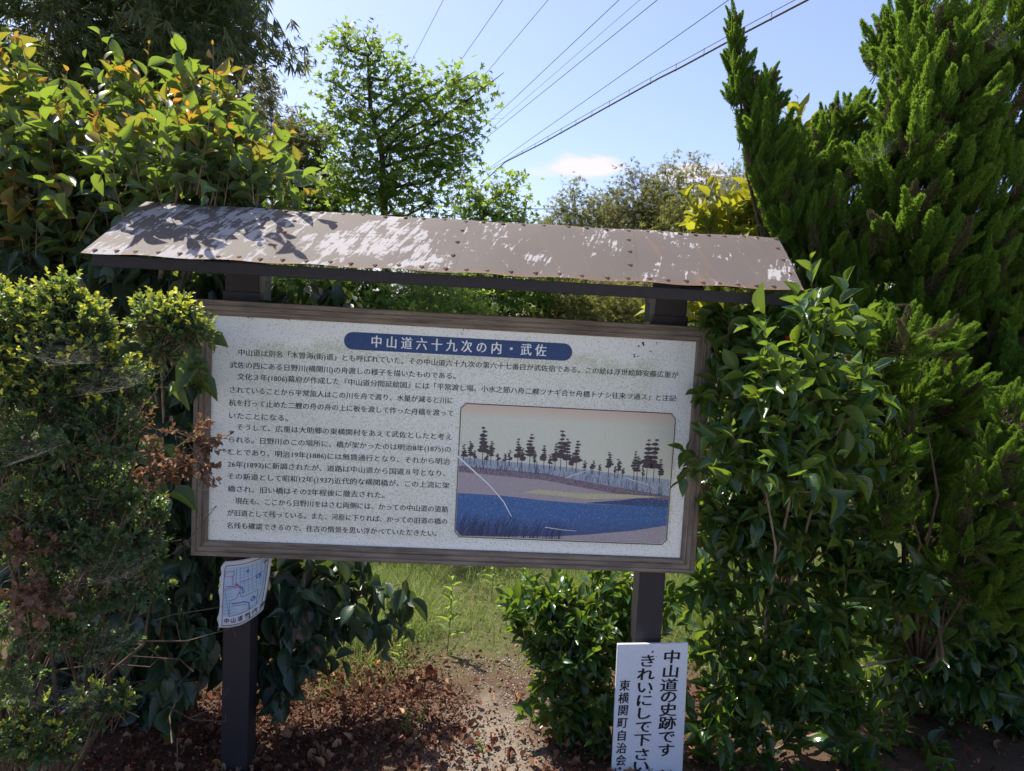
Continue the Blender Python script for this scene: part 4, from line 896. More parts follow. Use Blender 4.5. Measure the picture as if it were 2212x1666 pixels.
junB = empty('juniper_tree', (2.3, .5, -.05), 'tall dense juniper filling the right edge with dry brown inner sprays', 'tree')
juniper(junB, [(1930, 60, .75, 26, 50, .1), (1915, 110, .75, 34, 40, .12), (1900, 130, .75, 22, 30, .1), (1985, 60, .55, 40, 60, .15), (1975, 150, .5, 55, 60, .2), (1960, 240, .5, 60, 60, .22), (2060, 110, .5, 80, 90, .25), (2170, 80, .5, 80, 110, .25), (2040, 260, .5, 90, 90, .28), (2160, 260, .5, 90, 110, .28),
               (1940, 350, .5, 70, 70, .25), (2020, 400, .5, 90, 90, .28), (2130, 430, .5, 100, 100, .28), (1930, 470, .5, 60, 70, .22), (1980, 540, .5, 80, 80, .25), (2080, 580, .5, 90, 100, .28), (2190, 600, .5, 80, 110, .28), (2000, 660, .5, 70, 60, .22), (2120, 720, .5, 90, 90, .25), (2200, 820, .5, 80, 100, .25)],
        1300, (.05, -.3, 1.), .14, .030, 44, .16, .85, base=(2.35, .7, .9))
junC = empty('juniper_tree', (1.9, -.1, -.05), 'low spreading juniper with bright flame-shaped tips right of the camellia', 'tree')
juniper(junC, [(1850, 730, -.1, 35, 40, .1), (1890, 690, -.15, 32, 30, .09), (1925, 655, -.15, 16, 16, .05), (1950, 740, -.3, 55, 45, .13), (2000, 720, -.15, 40, 30, .1), (2040, 740, -.1, 40, 40, .1), (1900, 800, -.1, 50, 45, .13), (1960, 850, -.0, 55, 60, .14), (2040, 860, .05, 70, 80, .18),
               (1890, 1040, -.3, 32, 45, .1), (1930, 980, -.3, 45, 45, .12), (1970, 920, -.3, 30, 28, .08), (1995, 880, -.3, 11, 14, .04), (1940, 1080, -.28, 45, 40, .12), (1900, 1130, -.2, 40, 40, .1), (2010, 1010, .05, 60, 60, .15), (1990, 1130, .05, 60, 70, .15),
               (2190, 900, -.35, 45, 60, .12), (2160, 980, -.35, 45, 50, .12), (2120, 1050, -.35, 40, 40, .1), (2080, 1090, -.32, 30, 25, .08), (2180, 1060, -.35, 60, 60, .14), (2100, 1150, -.3, 60, 55, .14), (2190, 1180, -.32, 60, 80, .15), (2060, 1220, -.2, 50, 50, .13), (2130, 1260, -.25, 70, 60, .16), (2200, 1290, -.25, 60, 60, .15)],
        1000, (.40, -.25, .85), .095, .024, 46, .10, .95, base=(1.95, .1, .4), outw=.85, shrink=.82)
junM = empty('juniper_tree', (2.0, .45, -.05), 'dark inner juniper in the shade between the bright tips and the camellia', 'tree')
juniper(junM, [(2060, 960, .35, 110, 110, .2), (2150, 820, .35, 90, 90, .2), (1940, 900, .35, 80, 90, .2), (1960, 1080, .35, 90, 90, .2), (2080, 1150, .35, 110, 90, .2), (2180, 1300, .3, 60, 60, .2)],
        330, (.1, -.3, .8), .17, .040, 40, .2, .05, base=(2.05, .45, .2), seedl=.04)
# ------------------------------------------------------------------ bamboo
def bamboo(name, label, x, y, h, lean, n, spread, mat, size, group=None, z0=2., leafless=.25, tm=T_BAMC, droop=1.2, r=.03, n_br=26, cl=None):
    root = empty(name, (x, y, -.05), label, 'bamboo', group)
    pts = [np.array([x, y, -.1])+np.array([lean[0]*(t**2.2), lean[1]*(t**2.2), h*t*(1-.10*t*t)]) for t in np.linspace(0, 1, 9)]
    MB().tube(pts, [r*(1-.8*t)+.003 for t in np.linspace(0, 1, 9)], 7).build('culm', M_CULM, root, smooth=True)
    P = []; A = []; bO = []; bD = []; bL = []
    for k in range(n_br):
        t = z0/h+(1-z0/h)*((k+rng.uniform(0, 1))/n_br); t = min(t, .999); i = t*8; j = int(i); p0 = pts[j]*(1-(i-j))+pts[min(j+1, 8)]*(i-j)
        q = rng.uniform(0, 6.28); d0 = np.array([math.cos(q), math.sin(q), .75]); Lb = spread*rng.uniform(.5, 1.1)*(1.2-.6*t)
        prev = p0; m = max(2, int(n/n_br))
        for s in range(4):
            f = (s+1)/4; pn = p0+d0*Lb*f-np.array([0, 0, .55*droop*Lb*f*f]); bO.append(prev); bD.append(pn-prev); bL.append(np.linalg.norm(pn-prev)); 
            mm = max(1, m//4); tt = rng.uniform(0, 1, mm)[:, None]; P.append(prev+(pn-prev)*tt+rng.normal(0, .10*spread, (mm, 3)))
            dirn = unit(pn-prev); a = dirn[None]*.8+np.array([0, 0, -.75*droop])+rng.normal(0, .45, (mm, 3)); A.append(a); prev = pn
    twigs('branches', np.array(bO), np.array(bD), np.array(bL), .004, M_CULM, root)
    P = np.concatenate(P); A = unit(np.concatenate(A)); K = len(P); s = size*rng.uniform(.6, 1.2, K)
    lc = np.stack([rng.uniform(0, 1, K), (rng.uniform(0, 1, K) < .15)*rng.uniform(.2, .9, K), rng.uniform(0, 1, K)], -1)
    merge_many('foliage', tm, P, frames(A, rng.normal(size=(K, 3))+[0, 0, .6]), np.stack([s, s, s], -1), lc, mat, root)
    return root
BG1 = 'dark bamboos behind the left camellia'
for k, (x, y, h, lx, ly) in enumerate([(-3.9, 5.8, 8.0, 1.3, -.4), (-4.0, 6.6, 8.8, 1.7, -.3), (-6.8, 6.2, 8.6, 1.3, -.9), (-6.0, 7.2, 9.2, 1.2, -.6), (-5.3, 6.4, 8.4, 1.6, -.8), (-4.7, 7.6, 9.0, 1.4, -.3), (-4.3, 6.6, 8.2, 1.2, -.5), (-3.9, 7.8, 8.8, 1.3, .2), (-5.6, 8.4, 9.5, 1.2, 0), (-7.6, 7.6, 9.5, 1.3, 0), (-5.0, 5.6, 7.6, 1.0, -.5), (-6.4, 5.4, 7.4, .9, -.5)]):
    bamboo('bamboo', 'dark arching bamboo overhanging the top left corner, '+['nearest slim one reaching right', 'slim one behind the nearest', 'leftmost in front', 'third from the left', 'in the middle of the clump', 'second from the right', 'rightmost in front', 'rightmost at the back', 'tall one at the back', 'farthest left at the back', 'short one in the middle front', 'short one at the left front'][k], x, y, h, (lx, ly), 3400, 1.15, M_BAMD, .21, BG1, z0=4.6 if k < 2 else 2.2, n_br=44, r=.03)
for k, (x, y, h, lab) in enumerate([(at(590, 200, 10.5)[0]-.2, 10.5, 6.5, 'pale feathery young bamboo against the sky, right of the dark bamboo'), (at(640, 200, 11.2)[0]-.2, 11.2, 5.9, 'shorter pale feathery bamboo beside the deciduous tree')]):
    bamboo('bamboo', lab, x, y, h, (.25, 0), 2800, .9, M_BAMP, .17, None, z0=2.0, n_br=30, r=.016, droop=.5)
# ------------------------------------------------------------------ trees / background shrubs made of pixel-measured crowns
def crown_tree(name, label, cat_, blobs, n, mat, size, base_px, mids, tm=T_TREEC, group=None, bark=M_BARKD, r0=.06, droopf=.5, lo=.2, young=.15, twig=True, nlimb=None, cl=9, clr=.12):
    b = at(*base_px[:2], base_px[2]); b[2] = min(b[2], 0); root = empty(name, (b[0], b[1], -.05), label, cat_, group)
    # leaves gathered in clumps
    nc = max(8, n//cl); O, Dn, C, Rr, r = blob_pts(blobs, nc, lo, 1.03)
    i = np.repeat(np.arange(nc), cl); dep = np.linalg.norm(O-CAM, axis=1)[i]; P = O[i]+rng.normal(0, clr, (nc*cl, 3))*np.array([1, 1, .6])
    A = unit(Dn[i]*.5+rng.normal(0, .6, (nc*cl, 3))+np.array([0, 0, -droopf])); K = len(P); s = size*rng.uniform(.6, 1.25, K)
    lc = np.stack([np.clip(rng.uniform(0, 1, nc)[i]*.6+rng.uniform(0, .4, K), 0, 1), (rng.uniform(0, 1, nc)[i] < young)*rng.uniform(.2, 1, K), rng.uniform(0, 1, K)], -1)
    merge_many('crown', tm, P, frames(A, np.array([0, 0, 1.])+rng.normal(0, .5, (K, 3))), np.stack([s, s, s], -1), lc, mat, root)
    tr = [at(*p) for p in mids]
    if len(tr):
        tr = [np.array([tr[0][0], tr[0][1], -.1])]+tr
        MB().tube(tr, [r0*(1-.75*k/(len(tr)-1)) for k in range(len(tr))], 8).build('trunk', bark, root, smooth=True)
        TP = np.concatenate([np.linspace(tr[k], tr[k+1], 8) for k in range(len(tr)-1)])
        for c in (C if nlimb is None else C[:nlimb]):
            cand = TP[TP[:, 2] < c[2]-.1]
            if not len(cand): cand = TP[:3]
            q = cand[np.argmin(np.linalg.norm((cand-c)*[1, 1, .6], axis=1))]; mid_ = (q+c)/2+rng.normal(0, .08, 3)-[0, 0, .05]
            MB().tube([q, mid_, c, c+(c-mid_)*.4], [r0*.35, r0*.25, r0*.14, r0*.05], 6).build('branch', bark, root, smooth=True)
        if twig:
            near = C[np.argmin(np.linalg.norm(O[:, None]-C[None], axis=2), 1)]; st = near+(O-near)*.15
            twigs('twigs', st, O-st, np.linalg.norm(O-st, axis=1), r0*.06, bark, root)
    return root
crown_tree('deciduous_tree', 'airy deciduous tree with fresh green leaves standing alone against the sky', 'tree',
           [(745, 100, 9.5, 42), (790, 85, 9.5, 30), (820, 110, 9.5, 40), (855, 150, 9.6, 28), (720, 180, 9.4, 35), (790, 170, 9.5, 45), (870, 185, 9.5, 30), (930, 180, 9.6, 35), (990, 175, 9.6, 38), (1045, 190, 9.6, 28), (1010, 215, 9.6, 38), (740, 250, 9.4, 42), (810, 245, 9.5, 55), (880, 250, 9.6, 55), (950, 250, 9.5, 50), (1000, 285, 9.5, 38),
            (840, 320, 9.3, 70), (920, 320, 9.6, 65), (990, 330, 9.6, 45), (760, 330, 9.4, 50), (800, 400, 9.4, 60), (880, 395, 9.3, 60), (950, 380, 9.5, 45), (730, 400, 9.4, 50), (840, 440, 9.4, 60), (930, 440, 9.4, 40)],
           5200, M_TREE, .088, (835, 640, 9.5), [(835, 640, 9.5), (830, 440, 9.5), (825, 330, 9.5), (800, 230, 9.5), (795, 120, 9.5)], T_PALM, r0=.085, lo=.1, young=.12, clr=.16)
crown_tree('deciduous_tree', 'low spreading green tree just right of the tall deciduous tree', 'tree',
           [(1000, 400, 10.5, 30), (1020, 440, 10.5, 40), (1080, 400, 10.5, 35), (1115, 395, 10.5, 22), (1070, 450, 10.5, 45), (1120, 450, 10.5, 30), (1125, 480, 10.5, 30), (1050, 500, 10.5, 60)],
           1300, M_TREE, .09, (1030, 640, 10.5), [(1030, 640, 10.5), (1020, 520, 10.5), (1050, 450, 10.5), (1080, 410, 10.5)], T_PALM, r0=.06, lo=.1, clr=.14)
crown_tree('deciduous_tree', 'darker green tree between the camellia and the tall deciduous tree', 'tree',
           [(690, 290, 11.5, 40), (670, 350, 11.5, 50), (700, 400, 11.5, 55), (650, 430, 11.5, 60), (730, 450, 11.5, 50), (640, 300, 11.5, 30)],
           2200, M_TREE, .13, (690, 640, 11.5), [(690, 640, 11.5), (700, 480, 11.5), (690, 330, 11.5)], T_TREEC, r0=.06, lo=.1)
BG2 = 'bushy bamboos along the skyline right of the deciduous trees'
for k, (px, py, Y, sc, dry) in enumerate([(1180, 478, 19, .6, 0), (1240, 420, 17, 1.15, 0), (1290, 450, 18, 1.0, 0), (1365, 385, 17, 1.15, 1), (1330, 430, 18.5, .8, 0), (1440, 385, 16.5, 1.1, 0), (1410, 420, 18, .9, 1), (1495, 370, 17, 1.15, 0), (1545, 400, 16, 1.1, 1), (1590, 390, 17.5, 1.1, 0), (1640, 380, 17, 1.2, 1), (1470, 440, 15.5, 1., 0)]):
    s = 52*sc
    lab = ['low olive bamboo tuft at the left end of the skyline row', 'round olive bamboo crown right of the low wire', 'olive bamboo filling the dip after the round crown', 'tall straw-coloured bamboo with thin bare tips under the cloud', 'low bamboo beside the straw-coloured one', 'olive bamboo crown in the middle of the skyline row', 'small straw-coloured bamboo in front of the middle crown', 'tallest olive bamboo of the skyline row', 'straw-coloured bamboo left of the bare wands', 'olive bamboo behind the bare wands', 'straw-coloured bamboo mostly behind the juniper', 'nearest low olive bamboo just above the roof'][k]
    crown_tree('bamboo', lab, 'bamboo', [(px, py-s*.05, Y, s*.22, s*.6), (px-s*.5, py+s*.35, Y, s*.2, s*.5), (px+s*.55, py+s*.3, Y, s*.2, s*.5), (px-s*.3, py+s*1.1, Y, s*.7, s*.7), (px+s*.35, py+s*1.2, Y, s*.75, s*.7), (px, py+s*2.4, Y, s*1.2, s*1.1), (px, py+s*4.2, Y, s*1.3, s*1.5)],
               int(3600*sc), M_OLIVE if not dry else M_BAMP, .19, (px, 700, Y), [(px, 700, Y), (px, 560, Y), (px+3, py+s*1.2, Y), (px+2, py-s*.2, Y)], T_BAMC, BG2, M_CULM, .04, .3, .1, .25, True, 4, 7, .17)
# thin bare wands
for k, (px, py0, py1, Y, lab) in enumerate([(1215, 405, 480, 16, 'thin bare wand standing up left of the skyline bamboos'), (1612, 320, 420, 14, 'thin bare wand beside the juniper spire'), (1585, 340, 430, 14, 'second thin bare wand left of the juniper spire')]):
    a = at(px, py0, Y); b = at(px-12, py1+150, Y); r = empty('bare_sapling', (b[0], b[1], -.05), lab, 'sapling')
    MB().tube([(b[0], b[1], -.1), b, (a+b)/2+[.03, 0, 0], a], [.012, .012, .009, .003], 5).build('stem', M_CULM, r)
    mb = MB()
    for j in range(9):
        q = b+(a-b)*(.45+.06*j); mb.tube([q, q+np.array([(-1)**j*.25, rng.uniform(-.1, .1), .25])*rng.uniform(.5, 1)], [.004, .0015], 4)
    mb.build('twigs', M_CULM, r)
q1 = at(1725, 215, 5.2); q2 = at(1870, 215, 4.6)
bm = bamboo('bamboo', 'pale bamboo tip between the two juniper spires', q1[0], 5.2, q1[2]*1.05, (.12, -.1), 1300, .55, M_BAMP, .13, None, z0=2.8, n_br=26, r=.014, droop=.5)
bm = bamboo('bamboo', 'bright drooping bamboo tip left of the tall juniper', q2[0], 4.6, q2[2]*1.05, (.1, -.1), 1500, .6, M_BAMP, .13, None, z0=2.6, n_br=26, r=.014, droop=.9)
# bushes seen between roof and board, and around the grassy clearing
for (lab, blobs, n, mat, size, tm, px, Y) in [
    ('bright green feathery-leaved bush seen under the roof left of centre', [(640, 640, 3.6, 60), (720, 650, 3.7, 70), (790, 640, 3.8, 60), (700, 720, 3.7, 90), (800, 730, 3.7, 90)], 2600, M_TREE, .10, T_TREEC, 720, 3.7),
    ('light green feathery bush under the middle of the roof', [(860, 640, 4.3, 60), (930, 650, 4.3, 70), (1000, 670, 4.3, 60), (900, 730, 4.3, 100), (1010, 740, 4.3, 80), (880, 600, 4.6, 50)], 2600, M_TREE, .10, T_BAMC, 930, 4.3),
    ('dark green bush in the middle distance under the roof', [(1060, 620, 5.5, 60), (1130, 610, 5.8, 60), (1080, 690, 5.5, 80), (980, 610, 6, 70)], 2200, M_TREE, .11, T_TREEC, 1080, 5.6),
    ('olive bamboo bush under the roof right of centre', [(1180, 630, 6, 70), (1260, 650, 6, 80), (1200, 700, 6, 90), (1280, 740, 6, 90)], 2600, M_OLIVE, .13, T_BAMC, 1220, 6),
    ('pale yellow-green bamboo bush left of the right post', [(1340, 640, 6, 70), (1400, 660, 6, 70), (1370, 730, 6, 90), (1450, 700, 6, 70), (1420, 590, 6.5, 60)], 2400, M_OLIVE, .12, T_BAMC, 1380, 6),
    ('green bush behind the board\'s right side', [(1560, 720, 5, 120), (1700, 700, 5, 140), (1560, 900, 5, 150), (1700, 950, 5, 160)], 2000, M_TREE, .13, T_TREEC, 1600, 5),
    ('green bush behind the left camellia', [(300, 640, 4.2, 160), (480, 640, 4.2, 120), (250, 850, 4.2, 180), (480, 850, 4.2, 150), (560, 620, 4.4, 80)], 2400, M_TREE, .13, T_TREEC, 350, 4.2),
    ('dark bush behind the tall juniper', [(1900, 700, 4.5, 160), (2100, 650, 4.5, 200), (2000, 950, 4.5, 200), (2250, 850, 4.5, 200)], 2000, M_TREE, .16, T_TREEC, 2050, 4.5),
    ('olive bushes far behind the skyline bamboos', [(900, 560, 14, 60), (1100, 560, 14, 60), (1250, 560, 13, 60), (1400, 570, 13, 60), (1000, 600, 12, 80), (1200, 610, 12, 80), (1350, 610, 12, 80), (1500, 600, 12, 80), (760, 560, 13, 70), (640, 560, 13, 70)], 4200, M_OLIVE, .22, T_BAMC, 1150, 13)]:
    crown_tree('shrub', lab, 'bush', blobs, n, mat, size, (px, 760, Y), [(px, 760, Y), (px, 700, Y)], tm, r0=.04, lo=.3, young=.25, clr=.07 if Y < 8 else .2)
# distant woodland ring to close the horizon
def woods():
    n = 26000; th = rng.uniform(0, 2*math.pi, n); R_ = rng.uniform(45, 60, n); hh = 3.4+1.8*np.sin(th*7)+1.2*np.sin(th*19+1)+.8*np.sin(th*43)
    z = rng.uniform(0, 1, n)**.7*hh; P = np.stack([R_*np.cos(th), R_*np.sin(th), z], -1)
    K = n; s = rng.uniform(.5, 1.1, K); lc = np.stack([rng.uniform(0, 1, K), rng.uniform(0, .3, K), rng.uniform(0, 1, K)], -1)
    o = merge_many('distant_woods', T_TREEC, P, frames(rdir(K), rdir(K)), np.stack([s*1.6, s, s], -1), lc, M_OLIVE, None)
    tag(o, 'low distant woodland around the clearing', 'woods', kind='stuff')
woods()
# ------------------------------------------------------------------ grass, litter, weeds
def grass():
    n = 46000; x = rng.uniform(-2.6, 3.2, n); y = .6+rng.uniform(0, 1, n)**1.5*7
    edge = np.where(x > 1.3, .3, .80)+.18*np.sin(x*2.1)+.12*np.sin(x*5.3+1)
    dens = np.clip((y-edge)/.7, 0, 1); keep = rng.uniform(0, 1, n) < dens; 
    x, y = x[keep], y[keep]; K = len(x); P = np.stack([x, y, ground_h(x, y)], -1)
    clump = .5+.5*np.sin(x*3.3+1.7*np.sin(y*2.7))*np.sin(y*3.9+x)
    h = (.09+.22*clump)*rng.uniform(.5, 1.4, K)*np.clip(.45+(y-.8)*.6, .35, 1.0)*np.where(x > 1.4, 1.6, 1.)*np.where((x > -.1) & (x < .75), .6, 1.15)
    A = unit(np.stack([rng.normal(0, .45, K), rng.normal(0, .45, K), np.ones(K)], -1)); S = np.stack([np.full(K, .0014)*rng.uniform(.7, 2, K), h, h], -1)
    lc = np.stack([rng.uniform(0, 1, K), (rng.uniform(0, 1, K) < .22)*rng.uniform(.3, 1, K), rng.uniform(0, 1, K)], -1)
    P2 = np.repeat(P, 3, 0)+rng.normal(0, .012, (K*3, 3))*[1, 1, 0]; A2 = unit(np.repeat(A, 3, 0)+rng.normal(0, .3, (K*3, 3))); S2 = np.repeat(S, 3, 0)*rng.uniform(.6, 1.2, (K*3, 1))
    o = merge_many('grass', [T_BLADE], P2, frames(A2, rng.normal(size=(K*3, 3))*[1, 1, .2]), S2, np.repeat(lc, 3, 0), M_GRASS, None)
    tag(o, 'wispy long grass covering the shaded clearing behind the board', 'grass', kind='stuff')
    # sparse creeping weeds
    n = 9000; x = rng.uniform(-2.2, 2.6, n); y = rng.uniform(.3, 5, n); keep = rng.uniform(0, 1, n) < np.clip((y-.6)*1.2, .03, 1)*(.35+.65*(np.sin(x*4+y*3) > -.2)); x, y = x[keep], y[keep]; K = len(x)
    P = np.stack([x, y, ground_h(x, y)+rng.uniform(.01, .10, K)], -1); s = rng.uniform(.015, .04, K)
    o = merge_many('ground_cover', T_TREEC, P, frames(unit(rng.normal(0, .8, (K, 3))+[0, 0, .5]), rng.normal(0, .5, (K, 3))+[0, 0, 1]), np.stack([s, s, s], -1), np.stack([rng.uniform(0, 1, K), rng.uniform(0, .4, K), rng.uniform(0, 1, K)], -1), M_GRASS, None)
    tag(o, 'small-leaved ground cover among the grass', 'ground cover', kind='stuff')
grass()
def litter():
    n = 38000; x = rng.normal(-.45, .85, n); y = rng.uniform(-.6, 1.5, n)
    dx = np.abs(x-.22)+.25*np.sin(x*5+y*4); keep = rng.uniform(0, 1, n) < np.clip(dx*2.6-.15, .12, 1)*np.clip((1.35-y)*1.6, .0, 1); x, y = x[keep], y[keep]
    n2 = 2600; x2 = rng.uniform(.4, 2.6, n2); y2 = rng.uniform(-.4, 1.8, n2); x = np.concatenate([x, x2]); y = np.concatenate([y, y2]); K = len(x)
    P = np.stack([x, y, ground_h(x, y)+rng.uniform(.002, .035, K)], -1); big = rng.uniform(0, 1, K) < .07
    s = np.where(big, rng.uniform(.02, .04, K), rng.uniform(.005, .014, K)); A = unit(rng.normal(0, 1, (K, 3))*[1, 1, .45])
    lc = np.stack([rng.uniform(0, 1, K), np.where(big, rng.uniform(0, .8, K), (rng.uniform(0, 1, K) < .15)*rng.uniform(.2, .9, K)), rng.uniform(0, 1, K)], -1)
    o = merge_many('leaf_litter', [leaf_tmpl(2, [.3, 1., .2], .5, .3), leaf_tmpl(2, [.5, 1., .6], .8, -.3)], P, frames(A, rng.normal(0, .6, (K, 3))+[0, 0, 1]), np.stack([s*.38, s, s], -1), lc, M_LITTER, None)
    tag(o, 'red-brown fallen leaves and petals covering the soil', 'leaf litter', kind='stuff')
    n = 2500; x = rng.normal(.22, .22, n); y = rng.uniform(-.4, 1.1, n); s = rng.uniform(.002, .008, n)
    oc = cluster_tmpl([((0, 0, 0), (0, 1, 0), (0, 0, 1), 1, .4)]); V = np.array([(-.5, -.4, 0), (.5, -.5, 0), (.55, .5, 0), (-.4, .45, 0), (-.3, -.25, .5), (.3, -.3, .45), (.3, .3, .5), (-.25, .3, .42)])
    Fq = np.array([(0, 1, 5, 4), (1, 2, 6, 5), (2, 3, 7, 6), (3, 0, 4, 7), (4, 5, 6, 7)])
    o = merge_many('gravel', [(V, Fq, np.zeros((8, 2)))], np.stack([x, y, ground_h(x, y)+.002], -1), frames(unit(rng.normal(size=(n, 3))*[1, 1, .1]), np.tile([[0, 0, 1.]], (n, 1))), np.stack([s, s, s], -1), np.stack([rng.uniform(0, 1, n), rng.uniform(0, .5, n), rng.uniform(0, 1, n)], -1), M_GRIT, None)
    tag(o, 'fine grit scattered on the sandy path', 'gravel', kind='stuff')
M_GRIT = plain('pale_grit', (.36, .33, .29), .9, .3, 30)
litter()
STONE = None
for k, (px, py, s, lab) in enumerate([(988, 1590-0, .03, 'small grey stone on the sandy path near its centre'), (1055, 1660, .022, 'small pale stone on the path at the bottom edge'), (860, 1575, .018, 'tiny grey stone among the brown leaves')]):
    p = at(px, py, Z=-.06); mb = MB(); V = []; r2 = random.Random(k)
    for j, zz in enumerate((0, .3, .6)):
        for i in range(8): q = i*math.pi/4; w = (1, .9, .45)[j]*r2.uniform(.85, 1.1); V.append((p[0]+s*w*math.cos(q), p[1]+s*.7*w*math.sin(q), -.075+s*zz))
    F = [(j*8+i, j*8+(i+1) % 8, (j+1)*8+(i+1) % 8, (j+1)*8+i) for j in range(2) for i in range(8)]+[tuple(range(16, 24))]
    o = mb.add(V, F).build('stone', M_GRIT); tag(o, lab, 'stone')
M_ORANGE = leafmat('orange_fallen_leaf', (.55, .2, .04), (.6, .24, .05), (.6, .3, .05), (.6, .2, .03), .5, .35, None, False)
M_TAN = leafmat('tan_fallen_leaf', (.34, .2, .1), (.42, .27, .15), (.5, .3, .15), (.3, .15, .05), .6, .2, None, False)
def single_leaf(tm, s, wid, lcv):
    V0, F0, U0 = tm; return npmesh('leaf', V0*np.array([s*wid, s, s]), F0, U0, np.tile(lcv, (len(V0), 1)))
for k, (px, py, s, mat, lab) in enumerate([(455, 1632, .06, M_ORANGE, 'bright orange fallen leaf left of the left post'), (640, 1560, .07, M_TAN, 'tan and green fallen leaf right of the left post'), (760, 1590, .065, M_TAN, 'curled tan fallen leaf on the brown litter'), (700, 1640, .06, M_TAN, 'tan fallen leaf at the bottom edge'), (870, 1545, .05, M_TAN, 'tan fallen leaf where litter meets grass'), (815, 1430, .05, M_ORANGE, 'rusty fallen leaf at the edge of the grass')]):
    p = at(px, py, Z=-.03); me = single_leaf(T_CAM[k % 4], s, .26, (.5, .3, .5)); me.materials.append(mat)
    o = bpy.data.objects.new('fallen_leaf', me); COL.objects.link(o); o.location = (p[0], p[1], float(ground_h(p[0], p[1]))+.03); o.rotation_euler = (rng.uniform(-.5, .5), rng.uniform(-.5, .5), rng.uniform(0, 6)); tag(o, lab, 'leaf')
# fallen / hanging red camellia blossoms
M_RED = plain('red_petal', (.62, .02, .05), .5, .2, 60)
M_PINK = plain('withered_pink_petal', (.55, .16, .10), .7, .3, 60)
for k, (px, py, Y, s, mat, lab) in enumerate([(1360, 1560, .12, .020, M_RED, 'red camellia bloom just left of the notice edge'), (1298, 1640, .2, .016, M_RED, 'red camellia bloom low beside the notice'), (1700, 735, -.3, .012, M_RED, 'tiny red bud among the bright camellia leaves'), (1590, 1578, .1, .012, M_RED, 'tiny red bud in the shaded camellia'), (1330, 1590, .25, .03, M_PINK, 'withered pink blossom heap left of the notice')]):
    p = at(px, py, Y); root = empty('camellia_flower', p, lab, 'flower')
    pm = npmesh('petal', *(lambda t: (t[0]*np.array([s*.5, s, s]), t[1], t[2]))(leaf_tmpl(3, [.3, .9, 1., .35], .5, -.5)))
    pm.materials.append(mat)
    for j in range(8):
        o = bpy.data.objects.new('petal', pm); COL.objects.link(o); o.parent = root; o.rotation_euler = (.6+.3*(j % 2), rng.uniform(-.3, .3), j*.785)
# tall weeds
WG = 'tall pointed-leaf weeds in the grass'
for k, (px, py, hh, lab) in enumerate([(965, 1420, .42, 'tallest single weed standing in the middle of the grass'), (855, 1480, .3, 'leafy weed at the left edge of the grass'), (870, 1600, .13, 'small weed sprouting from the brown litter'), (1140, 1585, .12, 'small pale weed at the right side of the path'), (1045, 1650, .08, 'tiny seedling on the sand at the bottom edge'), (1060, 1290, .35, 'weed clump near the far end of the grass'), (1125, 1310, .32, 'pale weed near the far right of the grass'), (1160, 1530, .15, 'weed beside the low camellia'), (905, 1580, .10, 'low weed between litter and sand')]):
    p = at(px, py, Z=-.06); z0 = float(ground_h(p[0], p[1])); root = empty('weed', (p[0], p[1], z0), lab, 'weed')
    st = np.array([0, 0, 0.]); tip = np.array([rng.uniform(-.03, .03), rng.uniform(-.03, .03), hh])
    mb = MB(); mb.tube([st-[0, 0, .02], tip*.5+[.005, 0, 0], tip], [.003, .0025, .0012], 5); o = mb.build('stem', M_TWIG); o.parent = root
    me = None
    tm = leaf_tmpl(3, [.2, 1., .7, 0.], .25, .35); ms = [npmesh('leaf', tm[0]*np.array([hh*.026+.003, hh*.19+.015, hh*.19]), tm[1], tm[2], np.tile((.3+.3*j, .2*j, .5), (len(tm[0]), 1))) for j in range(3)]
    for m_ in ms: m_.materials.append(M_TREE)
    for j in range(16):
        t = .25+.75*j/15; q = 2.4*j; d = unit(np.array([math.cos(q), math.sin(q), .35+t])); R = frames(d[None], np.array([[0, 0, 1.]])+d*.1)[0]
        lf = bpy.data.objects.new('leaf', ms[j % 3]); COL.objects.link(lf); lf.parent = root; f = 1.1-.45*t; MM = Matrix(R.tolist()).to_4x4(); lf.matrix_local = Matrix.Translation(tuple(tip*t)) @ MM @ Matrix.Scale(f, 4)
# ------------------------------------------------------------------ cobwebs
m, t = newmat('cobweb_silk'); uv = N(t, 'ShaderNodeUVMap').outputs[0]
n = noise(t, 1, 6, .75, uv, (3, 60, 1), dist=.6); n2 = noise(t, 3, 4, .6, uv); n3 = noise(t, 1, 6, .75, uv, (50, 4, 1), (0, 0, .6))
su = N(t, 'ShaderNodeSeparateXYZ'); t.links.new(uv, su.inputs[0])
def edge(v): return math_n(t, 'MULTIPLY', mrange(t, v, 0, .25), mrange(t, v, 1., .75))
al = math_n(t, 'MULTIPLY', math_n(t, 'ADD', mrange(t, n, .45, .75, 0, .5), mrange(t, n3, .5, .8, 0, .35)), mrange(t, n2, .35, .65, .1, 1.))
al = math_n(t, 'MULTIPLY', math_n(t, 'MULTIPLY', al, .42), math_n(t, 'MULTIPLY', edge(su.outputs[0]), edge(su.outputs[1])))
tb = N(t, 'ShaderNodeBsdfTransparent'); df = N(t, 'ShaderNodeBsdfDiffuse', inp={0: (.62, .62, .60, 1)}); tl_ = N(t, 'ShaderNodeBsdfTranslucent', inp={0: (.6, .58, .52, 1)})
ms = N(t, 'ShaderNodeMixShader', inp={0: .5}); t.links.new(df.outputs[0], ms.inputs[1]); t.links.new(tl_.outputs[0], ms.inputs[2])
m2 = N(t, 'ShaderNodeMixShader'); t.links.new(al, m2.inputs[0]); t.links.new(tb.outputs[0], m2.inputs[1]); t.links.new(ms.outputs[0], m2.inputs[2]); out(t, m2.outputs[0]); M_WEB = m
M_SILK = leafmat('silk_thread', (.6, .6, .58), (.7, .7, .68), (.7, .7, .7), (.7, .68, .6), .4, .5, None, False)
